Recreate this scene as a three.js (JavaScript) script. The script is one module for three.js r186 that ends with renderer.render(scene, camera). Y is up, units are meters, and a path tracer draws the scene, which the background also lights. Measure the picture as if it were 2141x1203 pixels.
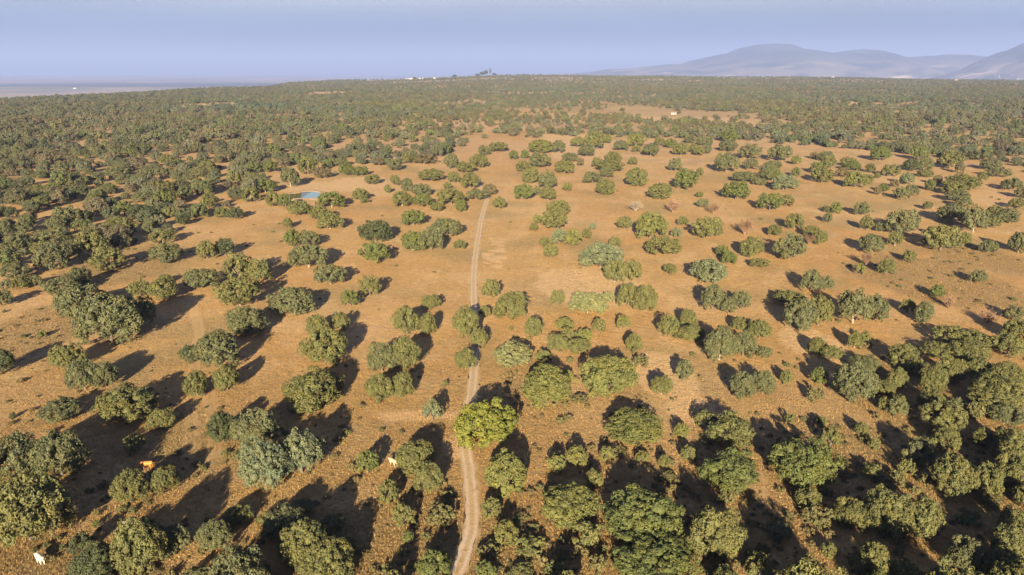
import * as THREE from 'three';
import { mergeGeometries } from 'three/addons/utils/BufferGeometryUtils.js';
import { MarchingCubes } from 'three/addons/objects/MarchingCubes.js';
import { ImprovedNoise } from 'three/addons/math/ImprovedNoise.js';

// ---------------------------------------------------------------- camera, sky, sun, exposure
const scene = new THREE.Scene();
const camera = new THREE.PerspectiveCamera(42.95, 1024 / 575, 1, 90000);
camera.position.set(0, 60, 0);
camera.rotation.x = -Math.atan(453.5 / 1529);            // a drone looking about 16.5 degrees down
const renderer = new THREE.WebGLRenderer({ antialias: true });
renderer.setSize(1024, 575);
renderer.shadowMap.enabled = true;
renderer.toneMapping = THREE.LinearToneMapping;
renderer.toneMappingExposure = 3.8;

const SUN_ELEV = 16.9 * Math.PI / 180, SUN_AZ = 4.3 * Math.PI / 180;   // low sun behind the camera, shadows run away from it
const sunDir = new THREE.Vector3(-Math.sin(SUN_AZ) * Math.cos(SUN_ELEV), Math.sin(SUN_ELEV), Math.cos(SUN_AZ) * Math.cos(SUN_ELEV));
const sun = new THREE.DirectionalLight(new THREE.Color().setRGB(1.0, 0.81, 0.55), 5);
sun.position.copy(sunDir).multiplyScalar(900);
sun.position.z -= 300; sun.target.position.set(0, 0, -300);
sun.castShadow = true; sun.shadow.radius = 1;
Object.assign(sun.shadow.camera, { left: -420, right: 420, top: 420, bottom: -420, near: 10, far: 2500 });
sun.shadow.mapSize.set(4096, 4096);
scene.add(sun, sun.target);

const clamp = (x, a = 0, b = 1) => Math.min(b, Math.max(a, x));
const smooth = (a, b, x) => { const t = clamp((x - a) / (b - a)); return t * t * (3 - 2 * t); };
const mix = (a, b, t) => a + (b - a) * t;
const mix3 = (a, b, t) => [mix(a[0], b[0], t), mix(a[1], b[1], t), mix(a[2], b[2], t)];
function rng(seed) { let s = seed | 0; return () => { s = (s + 0x6d2b79f5) | 0; let t = Math.imul(s ^ (s >>> 15), 1 | s); t = (t + Math.imul(t ^ (t >>> 7), 61 | t)) ^ t; return ((t ^ (t >>> 14)) >>> 0) / 4294967296; }; }
const perlin = new ImprovedNoise();
const noise = (x, y, s = 0) => perlin.noise(x + 31.7, y + 17.3, s + 0.37);
const fbm = (x, y, s = 0, n = 4) => { let a = 0, g = 0.5, f = 1; for (let i = 0; i < n; i++) { a += g * noise(x * f, y * f, s + i * 7.1); g *= 0.5; f *= 2.03; } return a; };

{ // clear evening sky: pale lavender air at the horizon, blue above, deeper overhead, brighter on the sun's side
  const W = 512, Hh = 256, data = new Float32Array(W * Hh * 4);
  const stops = [[-90, [0.05, 0.052, 0.06]], [-1, [0.070, 0.088, 0.12]], [0.6, [0.070, 0.088, 0.12]], [2.6, [0.048, 0.072, 0.108]], [5.6, [0.145, 0.162, 0.172]], [11, [0.080, 0.098, 0.158]], [30, [0.032, 0.046, 0.095]], [90, [0.012, 0.020, 0.052]]];
  const at = (e) => { for (let i = 1; i < stops.length; i++) if (e <= stops[i][0]) { const t = smooth(stops[i - 1][0], stops[i][0], e); return mix3(stops[i - 1][1], stops[i][1], t); } return stops.at(-1)[1]; };
  for (let j = 0; j < Hh; j++) for (let i = 0; i < W; i++) {
    const el = ((j + 0.5) / Hh - 0.5) * Math.PI, az = ((i + 0.5) / W - 0.5) * 2 * Math.PI;    // row 0 at the bottom; u = atan2(z, x) / 2 pi + 0.5
    const d = [Math.cos(el) * Math.cos(az), Math.sin(el), Math.cos(el) * Math.sin(az)];
    const c = at(el * 180 / Math.PI), k = clamp(d[0] * sunDir.x + d[1] * sunDir.y + d[2] * sunDir.z), glow = 0.22 * Math.pow(k, 6);
    const veil = 1 + 0.5 * fbm(az * 2.2, el * 34, 5, 4) * smooth(-0.02, 0.03, el);
    const o = (j * W + i) * 4;
    data[o] = (c[0] + glow * 0.30) * veil; data[o + 1] = (c[1] + glow * 0.24) * veil; data[o + 2] = (c[2] + glow * 0.16) * veil; data[o + 3] = 1;
  }
  const sky = new THREE.DataTexture(data, W, Hh, THREE.RGBAFormat, THREE.FloatType);
  sky.mapping = THREE.EquirectangularReflectionMapping; sky.magFilter = sky.minFilter = THREE.LinearFilter; sky.wrapS = THREE.RepeatWrapping; sky.needsUpdate = true;
  scene.background = sky; scene.environment = sky;
}
scene.fog = new THREE.FogExp2(new THREE.Color().setRGB(0.385, 0.52, 1.0), 0.000064);

// ---------------------------------------------------------------- helpers
const used = new Map();
function numbered(name) { const n = used.get(name) ?? 0; used.set(name, n + 1); return n ? name + '_' + String(n).padStart(3, '0') : name; }
function tag(o, label, category, group) { o.userData.label = label; o.userData.category = category; if (group) o.userData.group = group; return o; }
function shade(o) { o.traverse((m) => { if (m.isMesh) m.castShadow = m.receiveShadow = true; }); return o; }
function mesh(name, geo, m, parent) { const o = new THREE.Mesh(geo, m); o.name = parent === scene ? numbered(name) : name; parent.add(o); o.castShadow = o.receiveShadow = true; return o; }
function structure(name, geo, m) { const o = mesh(name, geo, m, scene); o.userData.kind = 'structure'; return o; }
function group(name, x, y, z, turn = 0) { const g = new THREE.Group(); g.name = numbered(name); g.position.set(x, y, z); g.rotation.y = turn; scene.add(g); return g; }
function mat(r, g, b, extra = {}) { return new THREE.MeshStandardMaterial({ color: new THREE.Color().setRGB(r, g, b), roughness: 0.9, ...extra }); }
class Faces { // collects coloured triangles
  constructor() { this.p = []; this.c = []; }
  tri(a, b, c, col) { this.p.push(...a, ...b, ...c); for (let i = 0; i < 3; i++) this.c.push(col[0], col[1], col[2]); }
  quad(a, b, c, d, col) { this.tri(a, b, c, col); this.tri(a, c, d, col); }
  tube(path, radii, sides, col) {
    const rings = path.map((p, i) => {
      const a = path[Math.max(0, i - 1)], b = path[Math.min(path.length - 1, i + 1)];
      const t = new THREE.Vector3(b[0] - a[0], b[1] - a[1], b[2] - a[2]).normalize();
      const u = new THREE.Vector3(Math.abs(t.y) > 0.9 ? 1 : 0, Math.abs(t.y) > 0.9 ? 0 : 1, 0).cross(t).normalize(), w = new THREE.Vector3().crossVectors(t, u);
      return Array.from({ length: sides }, (_, k) => { const f = k / sides * 2 * Math.PI, r = radii[i]; return [p[0] + r * (u.x * Math.cos(f) + w.x * Math.sin(f)), p[1] + r * (u.y * Math.cos(f) + w.y * Math.sin(f)), p[2] + r * (u.z * Math.cos(f) + w.z * Math.sin(f))]; });
    });
    for (let i = 1; i < rings.length; i++) for (let k = 0; k < sides; k++) { const n = (k + 1) % sides; this.quad(rings[i - 1][k], rings[i - 1][n], rings[i][n], rings[i][k], col); }
  }
  build() {
    const g = new THREE.BufferGeometry();
    g.setAttribute('position', new THREE.Float32BufferAttribute(this.p, 3)); g.setAttribute('color', new THREE.Float32BufferAttribute(this.c, 3));
    g.computeVertexNormals(); return g;
  }
}
function noiseTexture(n, f, repeat, srgb) { // f(u, v) tiles; returns [r, g, b] 0..1
  const d = new Uint8Array(n * n * 4);
  for (let j = 0; j < n; j++) for (let i = 0; i < n; i++) { const c = f(i / n, j / n), o = (j * n + i) * 4; d[o] = 255 * clamp(c[0]); d[o + 1] = 255 * clamp(c[1]); d[o + 2] = 255 * clamp(c[2]); d[o + 3] = 255; }
  const t = new THREE.DataTexture(d, n, n); t.wrapS = t.wrapT = THREE.RepeatWrapping; t.magFilter = THREE.LinearFilter; t.minFilter = THREE.LinearMipmapLinearFilter; t.generateMipmaps = true;
  if (srgb) t.colorSpace = THREE.SRGBColorSpace;
  t.repeat.set(repeat, repeat); t.needsUpdate = true; return t;
}

// ---------------------------------------------------------------- the lie of the land
function plateau(x, D) {
  const far = smooth(1400, 4500, D);
  const ridge = 1 + 29 * Math.exp(-(((x - 60) / (x < 60 ? 560 : 1150)) ** 2)) + 15 * Math.exp(-(((x - 1650) / 750) ** 2));
  return far * ridge + smooth(550, 1500, D) * (3.2 * noise(x / 420, D / 420, 3) + 2.5 * noise(x / 150, D / 190, 4));
}
function fallAway(x, D) { // 0 on the plateau, 1 down on the plain
  const edge = -1020 + 200 * noise(D / 900, 2.5, 8);
  const s1 = smooth(0, 620, edge - x) * smooth(500, 1300, D), s2 = smooth(4650, 6300, D + 250 * noise(x / 700, 1.5, 9));
  return 1 - (1 - s1) * (1 - s2);
}
function height(x, z) {
  const D = Math.max(0, -z), s = fallAway(x, D);
  return mix(plateau(x, D), -150 + 12 * fbm(x / 2600, z / 2600, 11, 3), s);
}
// ---------------------------------------------------------------- ground: one sheet to the horizon
const inEllipse = (x, z, e) => { const c = Math.cos(e[4] ?? 0), s = Math.sin(e[4] ?? 0), dx = x - e[0], dz = z - e[1], u = (dx * c + dz * s) / e[2], v = (-dx * s + dz * c) / e[3]; return u * u + v * v; };
const BARE = [[204.79, -1127.4, 55.63, 203.59], [281.31, -1003.28, 68.84, 153.16], [48.1, -638.32, 23.18, 162], [69.79, -650.42, 12.35, 87.92], [-107.85, -391.95, 20.52, 16.79], [-85.59, -403.48, 18.41, 28.32], [649.79, -1551.32, 23.47, 122.59], [-5.35, -261.8, 2.45, 2.35], [-4.27, -249.11, 3.68, 2.85], [-5.67, -236.86, 4.15, 3.25], [-4.68, -226.85, 2.15, 1.8], [-8.23, -242.17, 1.96, 3.38], [22.08, -205.23, 15.23, 22.2], [163.16, -2392.81, 59.6, 286.98], [-89.2, -1488.35, 51.37, 157.36], [-496.1, -2084.4, 52.15, 218.98], [-541.69, -1339.92, 38.06, 110.09], [-689.98, -5180.67, 281.63, 1039.69], [-9.18, -109.15, 2.54, 3.87], [-16.47, -120.1, 8.64, 2.29], [33.36, -122.64, 5.27, 5.92], [31.15, -138.62, 6.82, 12.18], [68.87, -157.56, 6.56, 12.26]];
const ROUGH = [[-114.57, -167.96, 12.47, 30.29], [-124.64, -228.08, 16.71, 29.84], [125.95, -212.26, 21.24, 31.23], [156.38, -239.5, 14.37, 26.25], [-11.33, -89.14, 5.31, 10.22], [5.23, -122.83, 6.15, 7.9], [5.12, -86.22, 9.66, 11.77], [28.23, -88.47, 8.55, 12.28], [53.59, -102.14, 13.22, 18.3], [77.36, -120.43, 12.48, 27.57], [2.83, -137.07, 4.8, 16.63], [-14.07, -94.61, 4.21, 7.56]];
const CLEARINGS = [[204.79, -1142.94, 59.11, 245.04], [281.31, -1010.01, 75.1, 174.73], [649.79, -1555.57, 25.42, 147.5], [-496.1, -2084.4, 54.76, 218.98], [-87.89, -1465.73, 55.22, 152.72], [-541.69, -1339.92, 42.29, 110.09], [-766.65, -5990.86, 312.92, 1669.07], [-247.25, -641.71, 16.47, 43.39], [-100.48, -407.01, 34.33, 39.43], [209.59, -533.01, 20.63, 36.32], [320.95, -641.71, 24.7, 43.39], [-16.68, -650.42, 20.59, 87.92], [261.07, -397.48, 15.52, 34.32], [-197.29, -324.81, 12.86, 16.43]];
const FARWOOD = [[-5200, -12000, 3500, 1900], [-2200, -13600, 1700, 1300], [-7600, -9300, 900, 220], [-3300, -8600, 700, 260], [6500, -8600, 1500, 250], [3000, -10500, 2500, 500]];
const OPEN = [[-122.38, -114.93], [-185.4, -224.46], [-145.01, -198.24], [-139.83, -224.46], [-133.21, -257.92], [-124.49, -292.17], [-131.26, -349.15], [-130.61, -386.29], [-150.7, -453.01], [-119.8, -471.47], [-79.58, -488.86], [-55.58, -502.05], [-43.22, -606.02], [-25.58, -656.6], [8.59, -685.09], [54.19, -705.47], [98.12, -695.14], [145.22, -685.09], [186.66, -675.33], [226.25, -638.85], [254.05, -606.02], [282.93, -576.31], [302.19, -542.94], [319.27, -502.05], [331.66, -476.32], [282.89, -349.15], [217.14, -224.46], [96.66, -76.81], [-0.01, -24.64], [-105.03, -76.81]];
const GARRIGUE = [[-44.6, -768.11], [-75.17, -1067.1], [-11.53, -1733.26], [239.02, -2105.83], [396.56, -1901.64], [214.44, -960.74], [117.73, -800.32], [67.54, -813.96], [9.61, -768.11]];
function patchAmount(list, x, z, rough = 0.35) { let m = 0; const n = rough * ((z < -6000 ? fbm(x / 900, z / 500, 21, 3) : fbm(x / 14, z / 14, 21, 3)) * 2); for (const e of list) m = Math.max(m, smooth(1.15, 0.75, inEllipse(x, z, e) + n)); return m; }
const STRAW = [0.450, 0.283, 0.100], ORANGE = [0.435, 0.255, 0.083], PALE = [0.55, 0.372, 0.180], BROWN = [0.262, 0.180, 0.070], OLIVE = [0.262, 0.198, 0.072], PINK = [0.50, 0.305, 0.165];
const FIELDS = [[0.36, 0.27, 0.18], [0.34, 0.21, 0.15], [0.22, 0.20, 0.12], [0.40, 0.32, 0.22], [0.15, 0.15, 0.09], [0.26, 0.22, 0.15]];
function groundColour(x, z) {
  const D = -z;
  let c = mix3(STRAW, ORANGE, smooth(-0.25, 0.3, fbm(x / 70, z / 70, 31)));
  { const q = 1 + 0.22 * fbm(x / 9, z / 9, 47, 3); c = [c[0] * q, c[1] * q, c[2] * q]; }
  c = mix3(c, PALE, 0.55 * smooth(0.02, 0.35, fbm(x / 45, z / 60, 33)));
  c = mix3(c, PALE, 0.45 * smooth(0.06, 0.28, fbm(x / 10, z / 13, 49, 4)));
  c = mix3(c, OLIVE, 0.55 * smooth(0.02, 0.30, fbm(x / 26, z / 26, 35)));
  const rough = clamp(smooth(175, 100, D) * (0.8 + 0.9 * fbm(x / 20, z / 20, 37)) + patchAmount(ROUGH, x, z));
  c = mix3(c, BROWN, 0.66 * rough);
  c = mix3(c, PALE, 0.8 * patchAmount(BARE, x, z));
  c = mix3(c, PINK, 0.75 * smooth(0.0, 0.3, fbm(x / 190, z / 190, 39)) * smooth(380, 800, D));
  const woods = smooth(500, 1100, D) * 0.55; c = mix3(c, OLIVE, woods * smooth(-0.2, 0.15, fbm(x / 160, z / 160, 41)));
  c = mix3(c, [0.40, 0.29, 0.205], 0.7 * smooth(2500, 3400, D) * smooth(-0.12, 0.1, fbm(x / 420, z / 300, 48)));
  const s = fallAway(x, Math.max(0, D));
  if (s > 0.02) { // farmland of the plain: fields, and dark woods in a long band
    const cell = (gx, gy) => { const h = Math.sin(gx * 127.1 + gy * 311.7) * 43758.5453; return h - Math.floor(h); };
    const u = x / 720 + 0.35 * noise(x / 1500, z / 1500, 43) + z / 5200, v = z / 1250 + 0.35 * noise(x / 1700, z / 1200, 44);
    let f = FIELDS[Math.floor(cell(Math.floor(u), Math.floor(v)) * 6) % 6];
    f = mix3(f, [0.14, 0.14, 0.085], 0.5 * smooth(0.0, 0.2, fbm(x / 900, z / 900, 45)));
    f = mix3(f, [0.045, 0.055, 0.035], patchAmount(FARWOOD, x, z, 0.25));
    c = mix3(c, f, s);
  }
  return c;
}
{
  const az = []; // angles from straight ahead, close together in view and wide behind
  for (let a = -180; a < -46; a += 6) az.push(a);
  for (let a = -46; a <= 46.001; a += 0.125) az.push(a);
  for (let a = 52; a <= 180.01; a += 6) az.push(Math.min(a, 180));
  if (az.at(-1) < 180) az.push(180);
  const rad = [0.5]; for (let r = 30; r < 45000; r *= 1.0185) rad.push(r);
  const P = [], C = [], UV = [], I = [], n = az.length;
  for (const r of rad) for (const a of az) {
    const t = a * Math.PI / 180, x = Math.sin(t) * r, z = -Math.cos(t) * r;
    P.push(x, height(x, z), z); C.push(...groundColour(x, z)); UV.push(x, -z);
  }
  for (let i = 0; i + 1 < rad.length; i++) for (let j = 0; j + 1 < n; j++) { const q = i * n + j; I.push(q, q + 1, q + n, q + 1, q + n + 1, q + n); }
  const g = new THREE.BufferGeometry();
  g.setAttribute('position', new THREE.Float32BufferAttribute(P, 3)); g.setAttribute('color', new THREE.Float32BufferAttribute(C, 3)); g.setAttribute('uv', new THREE.Float32BufferAttribute(UV, 2));
  g.setIndex(I); g.computeVertexNormals();
  const tw = (x, y, f, s) => { // tiling noise on a torus-free blend
    const a = noise(x * f, y * f, s), b = noise((x - 1) * f, y * f, s), c = noise(x * f, (y - 1) * f, s), d = noise((x - 1) * f, (y - 1) * f, s);
    const u = smooth(0.75, 1, x), v = smooth(0.75, 1, y); return mix(mix(a, b, u), mix(c, d, u), v);
  };
  const grain = (u, v) => 0.55 * tw(u, v, 22, 51) + 0.6 * tw(u, v, 60, 52) + 0.55 * tw(u, v, 150, 53);
  const map = noiseTexture(1024, (u, v) => { const t = 0.84 + 0.34 * grain(u, v), w = 0.08 * tw(u, v, 35, 54); return [t + w, t, t - w * 0.6]; }, 1 / 31, false);
  const bump = noiseTexture(1024, (u, v) => { const t = 0.5 + 0.42 * grain(u, v); return [t, t, t]; }, 1 / 31, false);
  structure('ground', g, new THREE.MeshStandardMaterial({ vertexColors: true, map, bumpMap: bump, bumpScale: 0.2, roughness: 0.95 }));
}
// ---------------------------------------------------------------- mountains beyond the valley
const FARTHER = 1.15;
function mountain(name, x0, x1, z0, z1, nx, nz, prof, seed) {
  const P = [], C = [], I = [];
  const rise = (x, z) => {
    const w = Math.max(0, Math.sin(Math.PI * (z - z0) / (z1 - z0))), warp = 420 * fbm(z / 1900, x / 2300, seed + 3, 3);
    const gully = 0.2 * Math.abs(fbm(x / 1100, z / 1500, seed, 4)) * 2;
    return -158 + (prof(x + warp * (1 - w)) + 130 * fbm(x / 430, 3.3, seed + 1, 5) * smooth(250, 500, prof(x))) * Math.pow(w, 0.75) * (1 - gully * (0.3 + 0.7 * (1 - w)));
  };
  for (let j = 0; j <= nz; j++) for (let i = 0; i <= nx; i++) {
    const x = mix(x0, x1, i / nx), z = mix(z0, z1, j / nz), y = rise(x, z), H = y + 158;
    P.push(x * FARTHER, 60 + (y - 60) * FARTHER, z * FARTHER);
    const f = fbm(x / 700, z / 700, seed + 5, 4);
    let c = mix3([0.018, 0.034, 0.034], [0.046, 0.056, 0.048], smooth(-0.15, 0.25, f));
    c = mix3(c, [0.17, 0.15, 0.12], 0.75 * smooth(520, 260, H) * smooth(-0.22, 0.12, fbm(x / 600, z / 260, seed + 7, 4)));
    c = mix3(c, [0.52, 0.42, 0.33], 0.75 * smooth(0.16, 0.26, fbm(x / 700, z / 300, seed + 9, 4)) * smooth(420, 150, H));
    C.push(...c);
  }
  for (let j = 0; j < nz; j++) for (let i = 0; i < nx; i++) { const q = j * (nx + 1) + i; I.push(q, q + 1, q + nx + 1, q + 1, q + nx + 2, q + nx + 1); }
  const g = new THREE.BufferGeometry();
  g.setAttribute('position', new THREE.Float32BufferAttribute(P, 3)); g.setAttribute('color', new THREE.Float32BufferAttribute(C, 3)); g.setIndex(I); g.computeVertexNormals();
  structure(name, g, new THREE.MeshStandardMaterial({ vertexColors: true, roughness: 1 }));
  return (x, z) => 60 + (rise(x / FARTHER, z / FARTHER) - 60) * FARTHER;
}
const ridgeLine = (pts) => (x) => { if (x <= pts[0][0]) return pts[0][1]; for (let i = 1; i < pts.length; i++) if (x < pts[i][0]) return mix(pts[i - 1][1], pts[i][1], smooth(pts[i - 1][0], pts[i][0], x)); return pts.at(-1)[1]; };
const SLOPE = mountain('mountain', -2600, 15500, -13000, -19000, 320, 100, ridgeLine([[-2600, 20], [0, 90], [1255, 170], [2300, 265], [3450, 360], [3975, 450], [4500, 580], [5020, 725], [5500, 775], [6070, 610], [6600, 600], [7220, 645], [7740, 490], [8160, 505], [9200, 540], [9730, 480], [12000, 560], [15500, 300]]), 61);
const SLOPE2 = mountain('mountain', 5400, 15000, -9600, -13400, 220, 80, ridgeLine([[5400, 10], [6400, 90], [7000, 190], [7400, 330], [7750, 560], [8200, 740], [9600, 960], [12000, 800], [15000, 200]]), 67);
// ---------------------------------------------------------------- oaks: crowns of leaf sprays on clumps on boughs
// unit crown: about 1 in radius, 0.75 half-height, centred on the origin
function crownGeometry(seed, { boughs, clumps, sprays, size, core = 1, gap = 0 }) {
  const R = rng(seed), f = new Faces(), V = (x, y, z) => new THREE.Vector3(x, y, z);
  const lop = R() * 6.28, wob = (a, y) => 1 + 0.13 * Math.sin(a * 2 + lop) + 0.09 * Math.sin(a * 3 + lop * 2.3 + y * 2);
  for (let i = 0; i < boughs; i++) {
    const y = 1 - (i + 0.5) / boughs * 1.74, a = i * 2.39996 + R() * 0.7, r = Math.sqrt(Math.max(0.02, 1 - (y > 0 ? y * y : 0.55 * y * y)));
    const dir = V(r * Math.cos(a), y, r * Math.sin(a)), br = (0.23 + 0.15 * R()) * (boughs < 14 ? 1.35 : boughs < 20 ? 1.18 : 1) * (y < -0.2 ? 0.9 : 1), reach = (1.04 - br) * (0.80 + 0.30 * R()) * wob(a, y);
    const c = V(dir.x * reach, dir.y * reach * 0.74 + (y < -0.1 ? 0.06 : 0), dir.z * reach);
    const tone = 0.82 + 0.36 * R(), warm = 0.16 * (R() - 0.5);
    if (core >= 0) { // dense wood and inner leaves
      const g = new THREE.IcosahedronGeometry(br * 0.58, core), p = g.attributes.position;
      for (let k = 0; k < p.count; k += 3) { const t = [0, 1, 2].map((q) => [p.getX(k + q) + c.x, p.getY(k + q) * 0.9 + c.y, p.getZ(k + q) + c.z]); f.tri(t[0], t[1], t[2], [0.8 * tone, 0.8 * tone, 0.8 * tone]); }
    }
    for (let k = 0; k < clumps; k++) {
      const d = V(R() * 2 - 1, R() * 2 - 0.75, R() * 2 - 1).normalize().addScaledVector(dir, 0.75).normalize();
      if (gap && R() < gap) continue;
      const cr = br * (0.30 + 0.2 * R()), cc = c.clone().addScaledVector(d, br * (0.66 + 0.36 * R()));
      const ct = tone * (0.86 + 0.28 * R()), cw = warm + 0.05 * (R() - 0.5);
      for (let q = 0; q < sprays; q++) {
        const n = V(R() * 2 - 1, R() * 2 - 0.8, R() * 2 - 1).normalize().addScaledVector(d, 0.6).normalize();
        const at = cc.clone().addScaledVector(n, cr * (0.8 + 0.35 * R()));
        const m = n.clone().add(V(R() - 0.5, R() - 0.5, R() - 0.5).multiplyScalar(0.75)).normalize();
        const u = V(R() - 0.5, R() - 0.5, R() - 0.5).cross(m).normalize(), w = V(0, 0, 0).crossVectors(m, u);
        const L = size * (0.7 + 0.6 * R()), B = L * 0.62, s = ct * (0.82 + 0.36 * R());
        const pt = (a, b, h) => [at.x + u.x * a + w.x * b + m.x * h, at.y + u.y * a + w.y * b + m.y * h, at.z + u.z * a + w.z * b + m.z * h];
        f.quad(pt(-L, 0, -L * 0.25), pt(0, -B, 0), pt(L, 0, -L * 0.25), pt(0, B, L * 0.12), [s * (1 + cw), s, s * (1 - cw * 1.5)]);
      }
    }
  }
  return f.build();
}
// unit trunk: from the ground (y = 0) to the middle of the crown (y = 1), limbs spreading to 0.6
function trunkGeometry(seed) {
  const R = rng(seed), f = new Faces(), col = () => { const s = 0.85 + 0.3 * R(); return [s, s, s]; };
  const lean = [(R() - 0.5) * 0.16, (R() - 0.5) * 0.16], fork = 0.42 + 0.12 * R();
  f.tube([[0, -0.06, 0], [lean[0] * 0.4, fork * 0.3, lean[1] * 0.3], [lean[0] * 0.8, fork * 0.7, lean[1] * 0.9], [lean[0], fork, lean[1]]], [0.085, 0.056, 0.05, 0.052], 7, col());
  const n = 3 + Math.floor(R() * 2);
  for (let i = 0; i < n; i++) {
    const a = i / n * 6.283 + R(), r = 0.4 + 0.25 * R(), p = (t, k) => [lean[0] + Math.cos(a) * r * t, fork + k, lean[1] + Math.sin(a) * r * t];
    f.tube([p(0, -0.03), p(0.35, 0.12), p(0.7, 0.34), p(1, 0.52 + 0.2 * R())], [0.055, 0.043, 0.03, 0.016], 5, col());
    const b = a + 0.5, q = p(0.5, 0.22);
    f.tube([q, [q[0] + Math.cos(b) * 0.16, q[1] + 0.22, q[2] + Math.sin(b) * 0.16], [q[0] + Math.cos(b) * 0.3, q[1] + 0.5, q[2] + Math.sin(b) * 0.3]], [0.03, 0.022, 0.01], 4, col());
  }
  return f.build();
}
const NEAR = [], MID = [], SMALL = [], FAR = [], TRUNK = [];
for (let i = 0; i < 10; i++) NEAR.push(crownGeometry(100 + i, { boughs: 36 + (i % 3) * 6, clumps: 10, sprays: 19, size: 0.042, core: 1, gap: i % 4 === 3 ? 0.2 : 0.05 }));
for (let i = 0; i < 8; i++) MID.push(crownGeometry(200 + i, { boughs: 22 + (i % 3) * 4, clumps: 11, sprays: 13, size: 0.054, core: 1, gap: 0.05 }));
for (let i = 0; i < 6; i++) SMALL.push(crownGeometry(300 + i, { boughs: 14 + (i % 3) * 3, clumps: 11, sprays: 14, size: 0.070, core: 0, gap: 0.08 }));
for (let i = 0; i < 7; i++) FAR.push(crownGeometry(400 + i, { boughs: 11 + (i % 3), clumps: 7, sprays: 5, size: 0.12, core: 1 }));
for (let i = 0; i < 5; i++) TRUNK.push(trunkGeometry(500 + i));
const TONES = { o: [0.098, 0.101, 0.029], g: [0.086, 0.093, 0.037], s: [0.106, 0.124, 0.062], m: [0.080, 0.096, 0.022], d: [0.046, 0.058, 0.020], y: [0.108, 0.114, 0.028], Y: [0.116, 0.128, 0.015], p: [0.150, 0.156, 0.062], r: [0.100, 0.084, 0.038], b: [0.104, 0.096, 0.032] };
const leafMat = {}; for (const [k, c] of Object.entries(TONES)) leafMat[k] = mat(...c, { vertexColors: true, roughness: 0.72 });
const barkMat = mat(0.13, 0.105, 0.08, { vertexColors: true });
const paleBark = mat(0.24, 0.20, 0.15, { vertexColors: true });

let treeCount = 0;
function tree(name, category, x, z, R, v, c, tone, label, gp) {
  const r = rng(Math.round(x * 131 + z * 17)), D = Math.hypot(x, z), y = height(x, z);
  const set = R < 1.9 ? SMALL : D < 185 ? NEAR : MID, k = treeCount++;
  const t = group(name, x, y, z, r() * 6.283);
  tag(t, label, category, gp);
  const crown = mesh('crown', set[k % set.length], leafMat[tone], t);
  const e = 0.94 + 0.12 * r(); crown.position.y = c; crown.scale.set(R * 1.0 * e, v * 0.97 / 0.75, R * 1.0 / e); crown.rotation.y = 0;
  const trunk = mesh('trunk', TRUNK[(k * 3) % TRUNK.length], tone === 'p' || k % 5 === 0 ? paleBark : barkMat, t);
  const w = Math.min(R, 1.3 * c); trunk.scale.set(w * 1.05, c, w * 1.05);
  return t;
}
const bushGeo = []; for (let i = 0; i < 4; i++) bushGeo.push(crownGeometry(600 + i, { boughs: 11, clumps: 8, sprays: 12, size: 0.10, core: 0, gap: 0.15 }));
function bush(x, z, R, v, c, tone, label) {
  const y = height(x, z), t = group('shrub', x, y, z, x * 1.7), k = treeCount++; tag(t, label, 'shrub');
  const f = mesh('foliage', bushGeo[k % 4], leafMat[tone], t); f.position.y = Math.max(v * 0.75, c); f.scale.set(R, v / 0.75, R);
  const s = mesh('stem', TRUNK[k % TRUNK.length], barkMat, t); s.scale.set(R * 0.7, f.position.y, R * 0.7);
}
// bare or withered shrubs: many forking twigs from one foot
function twigGeometry(seed) {
  const R = rng(seed), f = new Faces();
  for (let i = 0; i < 26; i++) {
    const a = R() * 6.283, s = 0.25 + 0.75 * R(), col = [0.75 + 0.5 * R()], C = [col[0], col[0], col[0]], top = 0.75 + 0.5 * R() - s * 0.35;
    const P = (t) => [Math.cos(a + t * 0.4) * s * t ** 1.2, top * t ** 0.8, Math.sin(a + t * 0.4) * s * t ** 1.2];
    f.tube([[0, -0.03, 0], P(0.35), P(0.7), P(1)], [0.03, 0.022, 0.014, 0.006], 4, C);
    for (let j = 0; j < 9; j++) {
      const t = 0.35 + 0.65 * R(), q = P(t), b = R() * 6.283, l = 0.14 + 0.2 * R(), e = [q[0] + Math.cos(b) * l, q[1] + 0.1 + 0.22 * R(), q[2] + Math.sin(b) * l];
      f.tube([q, e], [0.012, 0.005], 3, C);
      for (let m = 0; m < 4; m++) { const w = [e[0] + (R() - 0.5) * 0.22, e[1] + (R() - 0.3) * 0.2, e[2] + (R() - 0.5) * 0.22], d = 0.035; f.tri(e, [w[0] + d, w[1], w[2]], [w[0], w[1] + d, w[2] + d], C); }
    }
  }
  return f.build();
}
const TWIG = [twigGeometry(701), twigGeometry(702), twigGeometry(703)];
const deadRed = mat(0.20, 0.125, 0.078, { vertexColors: true }), deadGrey = mat(0.24, 0.20, 0.15, { vertexColors: true });
function deadShrub(x, z, R, v, tone, label) {
  const t = group('withered_shrub', x, height(x, z), z, x), k = treeCount++; tag(t, label, 'dead shrub');
  const f = mesh('twigs', TWIG[k % 3], tone === 'w' ? deadGrey : deadRed, t); f.scale.set(R, 2 * v / 1.05, R);
  const s = mesh('stem', TRUNK[k % 5], tone === 'w' ? deadGrey : deadRed, t); s.scale.set(R * 0.6, v, R * 0.6);
}
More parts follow.
